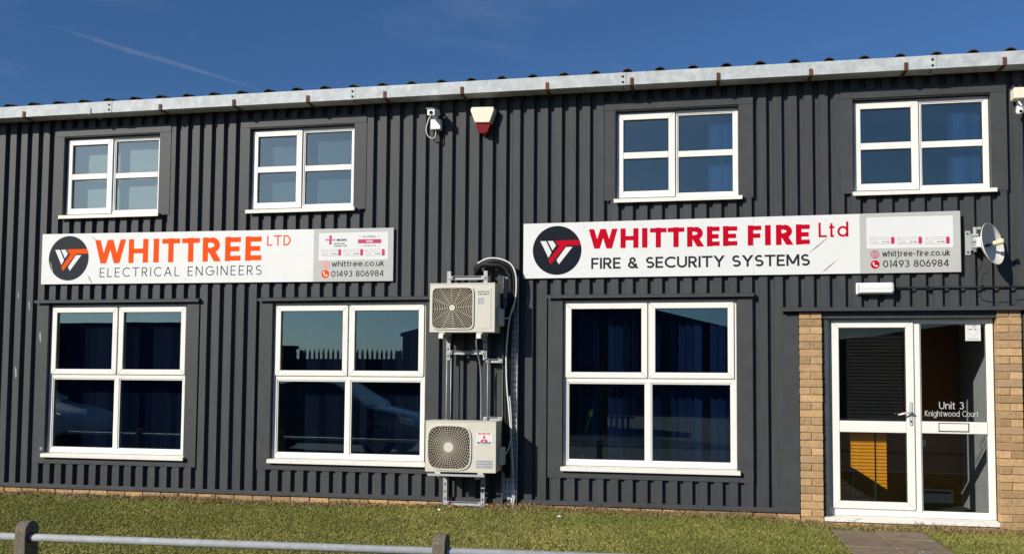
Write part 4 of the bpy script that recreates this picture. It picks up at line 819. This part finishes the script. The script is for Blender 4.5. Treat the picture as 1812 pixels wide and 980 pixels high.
for i, (lb, m) in enumerate((('pale drawn roller blind behind the upper window at far left', 'roller_pale'), ('dim teal drawn roller blind behind the upper window left of the camera', 'roller_teal'))):
    a_, b_ = UPP[i]; t_ = thing('roller_blind', lb, 'blind', ((a_ + b_) / 2, .19, UZ[0]))
    mb = MB(); mb.box(a_ + .03, b_ - .03, .190, .1912, UZ[0] + .01, UZ[1] - .05); mb.obj('fabric', m, t_); mb = MB(); mb.tube([(a_ + .03, .195, UZ[1] - .03), (b_ - .03, .195, UZ[1] - .03)], .022, 12); mb.obj('roller', m, t_, smooth=True); mb = MB(); mb.box(a_ + .03, b_ - .03, .186, .1955, UZ[0], UZ[0] + .012); mb.obj('bottom_bar', 'upvc', t_)
vb = thing('venetian_blind', 'dark horizontal slatted blind behind the glass of the left door leaf', 'blind', (3.6, .2, .1)); vm = MB().box(-.325, .325, -.008, .008, -.0004, .0004).mesh('blind_slat', m='blind_dark')
z = .16
while z < 1.95: inst('slat', vm, vb, (3.605, .185, z), rot=(math.radians(10 if z < .98 else 62), 0, 0), scale=(1, .45 if z < .98 else 2.3, 1)); z += .034
op = thing('orange_panel', 'bright orange panel cut to the outline of a sunlit patch behind the lower left door pane', 'panel', (3.6, .3, .1))
mb = MB(); mb.prism([(3.425, .53), (3.50, .49), (3.66, .385), (3.66, .97), (3.425, .97)], .232, .248); mb.obj('board', 'orange_panel', op); mb = MB(); mb.prism([(3.677, .375), (3.775, .31), (3.775, .97), (3.677, .97)], .234, .250); mb.obj('board', 'orange_panel', op)  # slanted lower edges put the shadow boundary of the sun patch into the shape
mb = MB(); mb.box(3.66, 3.677, .24, .27, .02, .97); mb.obj('post', 'dark_metal', op); mb = MB(); mb.box(3.43, 3.46, .26, .29, .02, .6); mb.obj('leg', 'dark_metal', op)
cbx = thing('storage_heater', 'low pale box against the lobby wall seen through the lower right door pane', 'heater', (4.5, 1.4, 0)); mb = MB(); mb.box(4.25, 4.68, 1.38, 1.49, .05, .20); mb.obj('body', 'room_wall', cbx, bevel=.01); mb = MB(); mb.box(4.27, 4.66, 1.372, 1.379, .16, .185); mb.obj('vent', 'ac_dark', cbx)
sk = thing('wall_socket', 'pale socket plate on the orange brown lobby wall', 'socket', (4.38, 1.49, .7)); mb = MB(); mb.box(4.30, 4.43, 1.486, 1.4995, .66, .74); mb.obj('plate', 'upvc', sk, bevel=.004); mb = MB(); mb.box(4.34, 4.36, 1.483, 1.485, .69, .71); mb.obj('switch', 'sign_grey', sk)
pl = thing('potted_plant', 'small leafy pot plant on the inner sill of the window nearest the door', 'plant', (.70, .23, .5))
mb = MB(); mb.lathe((.70, .245, .50), (0, 0, 1), [(0, 0), (0, .035), (.075, .045), (.075, .038), (.06, 0)], 16); mb.obj('pot', 'terracotta', pl, smooth=True)
for i in range(2):
    an = i * 2.4; ln = random.uniform(.35, .62) if i < 3 else random.uniform(.15, .3); tipx = .70 + .10 * math.cos(an); tip = Vector((tipx, .235 - abs(.04 * math.sin(an)), .575 + ln))
    mb = MB(); mb.tube(smooth_path([(.70, .245, .57), ((.70 + tipx) / 2 - .01, .24, .57 + ln * .6), tuple(tip)]), .003, 5); mb.obj('stem', 'leaf_green', pl)
    mb = MB(); w_ = .022; mb.add([tip, tip + Vector((w_, -.01, .03)), tip + Vector((w_ * 1.6, -.012, .07)), tip + Vector((.02, 0, .10)), tip + Vector((-w_ * .6, 0, .06)), tip + Vector((.02, .012, .05))], [(0, 1, 5), (1, 2, 5), (2, 3, 5), (3, 4, 5), (4, 0, 5)]); mb.obj('leaf', 'leaf_green', pl, fix=False)

# ------------------------------------------------------------------ knee rail
kr = thing('knee_rail_fence', 'low galvanised tube rail through round topped concrete posts in front of the lawn', 'fence', (-.8, -4.5, 0))
def ry(x): return -4.455 - (x - .48) * -.052 * 1.0
def rzz(x): return .383
mb = MB(); mb.tube([(-9, ry(-9), rzz(-9)), (7.5, ry(7.5), rzz(7.5))], .0235, 20); mb.obj('rail', 'galv_rail', kr, smooth=True)
for x in (-7.55, -4.85, -2.135, .463, 3.1):
    w_, dp_ = .076, .122; yc = ry(x) + .012; top = rzz(x) + .10
    prof = [(yc - dp_ / 2, -.4), (yc + dp_ / 2, -.4), (yc + dp_ / 2, top - dp_ / 2)] + [(yc + dp_ / 2 * math.cos(t), top - dp_ / 2 + dp_ / 2 * math.sin(t)) for t in [PI * q / 12 for q in range(1, 12)]] + [(yc - dp_ / 2, top - dp_ / 2)]
    mb = MB(); mb.prismx(prof, x - w_ / 2, x + w_ / 2); mb.obj('post', 'concrete', kr, bevel=.005)
    mb = MB(); mb.lathe((x + w_ / 2, ry(x), rzz(x)), (1, 0, 0), [(-.001, .024), (-.001, .034), (.0012, .033), (.0012, .024)], 20); mb.obj('hole_rim', 'gasket', kr)

# ------------------------------------------------------------------ grass
def make_grass():
    n = 600000
    x = rng.uniform(-8.2, 6.4, n); y = -rng.uniform(.0, 5.35, n) ** 1.0
    keep = ~((x > 3.14) & (x < 4.01) & (y > -5.4) & (y < -.28)); keep &= ~((x > 3.10) & (x < 4.75) & (y > -.02))
    x, y = x[keep], y[keep]
    nt = 220; tx = rng.uniform(-8, 6.2, nt); ty = -np.abs(np.where(rng.random(nt) < .4, rng.normal(0, .12, nt), rng.uniform(.1, 5.2, nt))) - .02; per = rng.integers(20, 90, nt); rad = rng.uniform(.015, .06, nt)
    cx_ = np.repeat(tx, per) + rng.normal(0, 1, per.sum()) * np.repeat(rad, per); cy_ = np.minimum(np.repeat(ty, per) + rng.normal(0, 1, per.sum()) * np.repeat(rad, per), -.004)
    ok = ~((cx_ > 3.13) & (cx_ < 4.02) & (cy_ < -.28)); cx_, cy_ = cx_[ok], cy_[ok]; tuft = np.concatenate([np.zeros(len(x)), np.ones(len(cx_))]); x = np.concatenate([x, cx_]); y = np.concatenate([y, cy_]); n = len(x)
    s = np.clip((x + 2.5) / 2.8, 0, 1); s2 = np.clip((x - 2.2) / 1.2, 0, 1); gzv = .030 * s * s * (3 - 2 * s) - .065 * s2 * s2 * (3 - 2 * s2) + .008 * np.sin(x * 1.3 + y) * np.sin(y * 2.1) * np.minimum(1, -y)
    def nz(f, p): return (np.sin(x * f + p) * np.sin(y * f * 1.27 + p * 1.7) + np.sin(x * f * 2.13 + y * f * .7 + p) * .6 + np.sin(x * f * .53 - y * f * 1.9 + 2 * p) * .7) / 2.3
    patch = nz(2.1, .3) * .5 + nz(5.3, 1.1) * .35 + nz(11, 2.2) * .3
    near = np.clip((y + .34 + .12 * nz(4, 2)) / .26, 0, 1)          # untrimmed dead strip against the wall
    thin = rng.random(n) < near * .35; x, y, gzv, patch, near, tuft = x[~thin], y[~thin], gzv[~thin], patch[~thin], near[~thin], tuft[~thin]; n = len(x)
    def nz(f, p): return (np.sin(x * f + p) * np.sin(y * f * 1.27 + p * 1.7) + np.sin(x * f * 2.13 + y * f * .7 + p) * .6 + np.sin(x * f * .53 - y * f * 1.9 + 2 * p) * .7) / 2.3
    h = rng.uniform(.008, .023, n) * (1 + .25 * patch) * (1 + near * rng.random(n) ** 3 * 3.0) * (1 + tuft * rng.uniform(.2, 1.0, n)); w = rng.uniform(.0014, .0027, n)
    a = rng.uniform(0, 2 * PI, n); pw = np.clip(.35 + nz(3.1, .7) + .5 * nz(7.7, 1.3), 0, 1); h = np.minimum(h * (1 + near * pw * 1.5), rng.uniform(.026, .045, n) + near * pw * rng.random(n) * .055); lean = np.minimum(rng.uniform(.3, 1.6, n) * h, .030); la = rng.uniform(0, 2 * PI, n)
    dx, dy = np.cos(a) * w, np.sin(a) * w
    v = np.zeros((n, 4, 3)); mx_, my_ = np.cos(la) * lean, np.sin(la) * lean
    v[:, 0] = np.stack([x - dx, y - dy, gzv - .004], 1); v[:, 1] = np.stack([x + dx, y + dy, gzv - .004], 1)
    v[:, 2] = np.stack([x + dx * .7 + mx_ * .4, y + dy * .7 + my_ * .4, gzv + h * .6], 1); v[:, 3] = np.stack([x + mx_, y + my_, gzv + h], 1)
    g = np.array([.185, .205, .036]); yel = np.array([.40, .35, .10]); dk = np.array([.115, .140, .028]); dead = np.array([.33, .225, .12])
    big = nz(.9, 1.9); t = np.clip(.30 + .55 * patch + .35 * big + rng.normal(0, .11, n), 0, 1)[:, None]; c = g * (1 - t) + yel * t
    m2 = (rng.random(n) < .14)[:, None]; c = np.where(m2, dk, c); m3 = (rng.random(n) < near * .85 + .05)[:, None]; c = np.where(m3, dead * rng.uniform(.5, 1.15, (n, 1)), c)
    me = bpy.data.meshes.new('grass'); me.vertices.add(n * 4); me.vertices.foreach_set('co', v.reshape(-1))
    idx = np.arange(n)[:, None] * 4; li = np.concatenate([idx + [0, 1, 2], idx + [0, 2, 3]], 1).reshape(-1)
    me.loops.add(n * 6); me.loops.foreach_set('vertex_index', li.astype(np.int32)); me.polygons.add(n * 2); me.polygons.foreach_set('loop_start', np.arange(n * 2, dtype=np.int32) * 3)
    at = me.color_attributes.new('tint', 'FLOAT_COLOR', 'POINT'); cc = np.ones((n, 4, 4)); cc[:, :, :3] = c[:, None, :]; at.data.foreach_set('color', cc.reshape(-1))
    me.update(calc_edges=True); me.validate(); me.materials.append(MATS['grass']); o = bpy.data.objects.new('grass', me); COL.objects.link(o)
    tag(o, 'short winter lawn grass in front of the building', 'grass', kind='stuff')
make_grass()
mb = MB()
for i in range(1900):
    x, y = random.uniform(-7, 5), -abs(random.gauss(0, .16)) - .008; s_ = random.uniform(.006, .018); an = random.uniform(0, 6); zz = gz(x, y) + random.uniform(.004, .022) + random.random() * .045 * math.exp(y / .06) * (.5 + .5 * math.sin(x * 2.7 + 1) * math.sin(x * 6.1)); c_, q_ = math.cos(an) * s_, math.sin(an) * s_
    mb.add([(x - c_, y - q_, zz), (x + q_ * .6, y - c_ * .6, zz + .008), (x + c_, y + q_, zz + .004), (x - q_ * .6, y + c_ * .6, zz + .01)], [(0, 1, 2, 3)])
for i in range(260):
    x, y = random.uniform(-7, 5), -abs(random.gauss(0, .12)) - .005; zz = gz(x, y); an = random.uniform(-1, 1); ln = random.uniform(.05, .13)
    mb.tube([(x, y, zz), (x + an * ln * .5, y - .01, zz + ln * .6), (x + an * ln, y - .02, zz + ln * random.uniform(.5, 1))], [.002, .0015, .0008], 4)
tag(mb.obj('leaf_litter', 'dry_leaf'), 'brown dead leaves and stalks along the foot of the wall', 'leaf litter', kind='stuff')
for i, (x, y, s_, m, nm, lb) in enumerate(((-.66, -.42, .020, 'cream', 'pebble', 'pale stone on the grass below the lower air conditioning unit'), (-.60, -.16, .045, 'terracotta', 'brick_fragment', 'pink broken brick on the grass between the strut legs'), (.60, -.62, .022, 'inset_white', 'litter_scrap', 'white scrap of litter on the grass below the rightmost ground floor window'))):
    mb = MB(); pts = []
    bm = bmesh.new(); bmesh.ops.create_icosphere(bm, subdivisions=2, radius=s_)
    for v_ in bm.verts: v_.co *= random.uniform(.75, 1.15); v_.co.z *= .55
    me = bpy.data.meshes.new(nm); bm.to_mesh(me); bm.free(); me.materials.append(MATS[m]); o = bpy.data.objects.new(nm, me); COL.objects.link(o); o.location = (x, y, gz(x, y) + .022); tag(o, lb, 'stone' if i < 2 else 'litter')

# ------------------------------------------------------------------ across the yard (seen in the window reflections)
def shed(name, label, x0, x1, zl, apex, zr_, y0, depth, m):
    t = thing(name, label, 'building', ((x0 + x1) / 2, y0, -.1)); mb = MB()
    pts = [(x0, -.12), (x1, -.12), (x1, zr_)] + ([apex] if apex else []) + [(x0, zl)]
    mb.add([(x, y0, z) for x, z in pts] + [(x, y0 - depth, z) for x, z in pts], [tuple(range(len(pts)))[::-1], tuple(range(len(pts), 2 * len(pts)))] + [(i, (i + 1) % len(pts), len(pts) + (i + 1) % len(pts), len(pts) + i) for i in range(len(pts))]); mb.obj('wall', m, t)
    mb = MB(); x = x0 + .1
    while x < x1 - .3:
        if apex: zt_ = zl + (apex[1] - zl) * (x - x0) / (apex[0] - x0) if x < apex[0] else apex[1] + (zr_ - apex[1]) * (x - apex[0]) / (x1 - apex[0])
        else: zt_ = zl + (zr_ - zl) * (x - x0) / (x1 - x0)
        mb.box(x, x + .22, y0 + .002, y0 + .06, .1, zt_ - .12); x += .5
    mb.obj('wall_ribs', m, t)
    tops = [(x0, zl)] + ([apex] if apex else []) + [(x1, zr_)]
    for i in range(len(tops) - 1):
        (a0, b0), (a1, b1) = tops[i], tops[i + 1]; mb = MB(); mb.prism([(a0 - .1 * (i == 0), b0 + .003), (a1 + .1 * (i == len(tops) - 2), b1 + .003), (a1 + .1 * (i == len(tops) - 2), b1 + .2), (a0 - .1 * (i == 0), b0 + .2)], y0 - depth - .1, y0 + .15); mb.obj('roof', m, t)
    mb = MB(); mb.box(x0 + (x1 - x0) * .4, x0 + (x1 - x0) * .4 + 3.2, y0 + .061, y0 + .10, -.1, min(zl, zr_) * .7); mb.obj('roller_door', 'shed_clad', t)
    return t
shed('warehouse', 'long low navy metal store reflected in the leftmost ground floor window', -34, -9.6, 2.55, None, 2.55, -11.6, .5, 'blue_clad')
shed('warehouse', 'low dark shed reflected behind the palisade fence', -27.0, -20.7, 3.05, None, 3.05, -40, .6, 'shed_clad')
shed('warehouse', 'gabled navy warehouse reflected in the window nearest the door', -14.1, 7.4, 3.75, (-4.4, 6.0), 3.05, -40, 18, 'blue_clad')
shed('warehouse', 'tan brick workshop reflected in the entrance door', 9.0, 26, 3.3, (14.5, 4.1), 3.4, -40, 16, 'tan_brick')
pf = thing('palisade_fence', 'dark palisade fence with pointed tips reflected in the window beside the air conditioners', 'fence', (-8, -16, -.1))
pale = MB(); pale.prism([(-.035, 0), (.035, 0), (.035, 2.22), (.0, 2.36), (-.035, 2.22)], -.004, .004); pale.box(-.006, .006, -.02, -.0045, 0, 2.2); pme = pale.mesh('pale', m='dark_metal')
for i in range(86): inst('pale', pme, pf, (-12.5 + i * .148, -16, -.1))
for z in (.35, 1.85): mb = MB(); mb.box(-12.6, .25, -16.06, -16.022, z, z + .05); mb.obj('rail', 'dark_metal', pf)
for i in range(5): mb = MB(); mb.box(-12.6 + i * 3.0, -12.5 + i * 3.0, -16.16, -16.065, -.1, 2.2); mb.obj('post', 'dark_metal', pf)
hd = thing('shipping_container', 'dark container standing behind the palisade fence in the reflection', 'container', (-8, -19, -.1)); mb = MB(); mb.box(-13.2, -1, -21.4, -19, -.1, 2.02); mb.obj('shell', 'shed_clad', hd); mb = MB(); x = -13.1
while x < -1.2: mb.box(x, x + .12, -18.998, -18.96, 0, 1.95); x += .28
mb.obj('corrugations', 'shed_clad', hd)
def car(label, xn, yc, m):                       # nose towards +x at xn
    t = thing('parked_car', label, 'car', (xn - 2.1, yc, -.12)); L_, zb = 4.2, -.12
    side = [(0, .32), (.02, .62), (.25, .80), (1.05, .95), (1.75, 1.40), (2.4, 1.46), (3.3, 1.38), (3.95, .98), (4.18, .85), (4.2, .35), (3.9, .24), (.3, .22)]
    n = len(side); vs = []; inset = [1, 1, .97, .94, .74, .72, .74, .9, .95, 1, .98, .98]
    for sgn in (-1, 1):
        for (u, z), k in zip(side, inset): vs.append((xn - u, yc + sgn * .87 * k, zb + z))
    mb = MB(); mb.add(vs, [tuple(range(n)), tuple(range(2 * n - 1, n - 1, -1))] + [((i + 1) % n, i, n + i, n + (i + 1) % n) for i in range(n)]); mb.obj('body', m, t, bevel=.06, seg=3, smooth=True)
    for sgn in (-1, 1):
        mb = MB(); mb.add([(xn - 1.22, yc + sgn * .835, zb + .985), (xn - 1.83, yc + sgn * .668, zb + 1.35), (xn - 2.4, yc + sgn * .652, zb + 1.40), (xn - 3.22, yc + sgn * .672, zb + 1.33), (xn - 3.72, yc + sgn * .812, zb + 1.0)], [(0, 1, 2, 3, 4)])
        mb.obj('side_window', 'car_glass', t)
        for u in (.78, 3.40):
            w_ = MB(); w_.lathe((xn - u, yc + sgn * .70, zb + .31), (0, sgn, 0), [(0, .31), (.16, .31), (.18, .29), (.18, .20)], 24); wh = w_.obj('wheel', 'tyre', t, smooth=True)
            w_ = MB(); w_.lathe((xn - u, yc + sgn * .70, zb + .31), (0, sgn, 0), [(.175, .205), (.16, .19), (.165, .05), (.17, 0)], 10); w_.obj('rim', 'alloy', wh)
        mb = MB(); shell(mb, [(xn - .30, zb + .66), (xn - .04, zb + .62), (xn - .08, zb + .72), (xn - .35, zb + .80)], yc + sgn * .80, yc + sgn * .885, 1); mb.obj('headlight', 'cctv', t)
        mb = MB(); mb.box(xn - 1.42, xn - 1.30, yc + sgn * .95 - .07, yc + sgn * .95 + .07, zb + .95, zb + 1.07); mb.obj('mirror', m, t, bevel=.02)
    mb = MB(); mb.add([(xn - 1.02, yc - .76, zb + .965), (xn - 1.02, yc + .76, zb + .965), (xn - 1.72, yc + .60, zb + 1.405), (xn - 1.72, yc - .60, zb + 1.405)], [(0, 1, 2, 3)]); mb.v = [(a, b, c_ + .02) for a, b, c_ in mb.v]; mb.obj('windscreen', 'car_glass', t)
    return t
car('white parked car reflected in the leftmost ground floor window', -10.75, -8.0, 'car_white'); car('dark blue parked car reflected in the window beside the air conditioners', -3.3, -8.1, 'car_blue')

# ------------------------------------------------------------------ aircraft trail in the sky
def trail():
    f = 1650.0; px = [(92, 46), (155, 66), (222, 88), (300, 110), (380, 134), (465, 161), (520, 180)]; pts = []
    for x, y in px:
        d = Fw * f + (x - 906) * Rt - (y - 581.27) * Up; t = (3200 - CAM[2]) / d.z; pts.append(Vector(CAM) + d * t)
    sp = smooth_path(pts, 12); rs = []
    for i, p in enumerate(sp):
        u = i / (len(sp) - 1); rs.append((3 + 26 * math.sin(PI * min(1, u * 1.15 + .02)) ** .8) * random.uniform(.85, 1.15) * (p - Vector(CAM)).length / 11000)
    mb = MB(); mb.tube(sp, rs, 10); o = mb.obj('contrail', 'contrail', None, smooth=True); tag(o, 'thin white aircraft trail slanting down across the blue sky', 'contrail', kind='stuff')
trail()
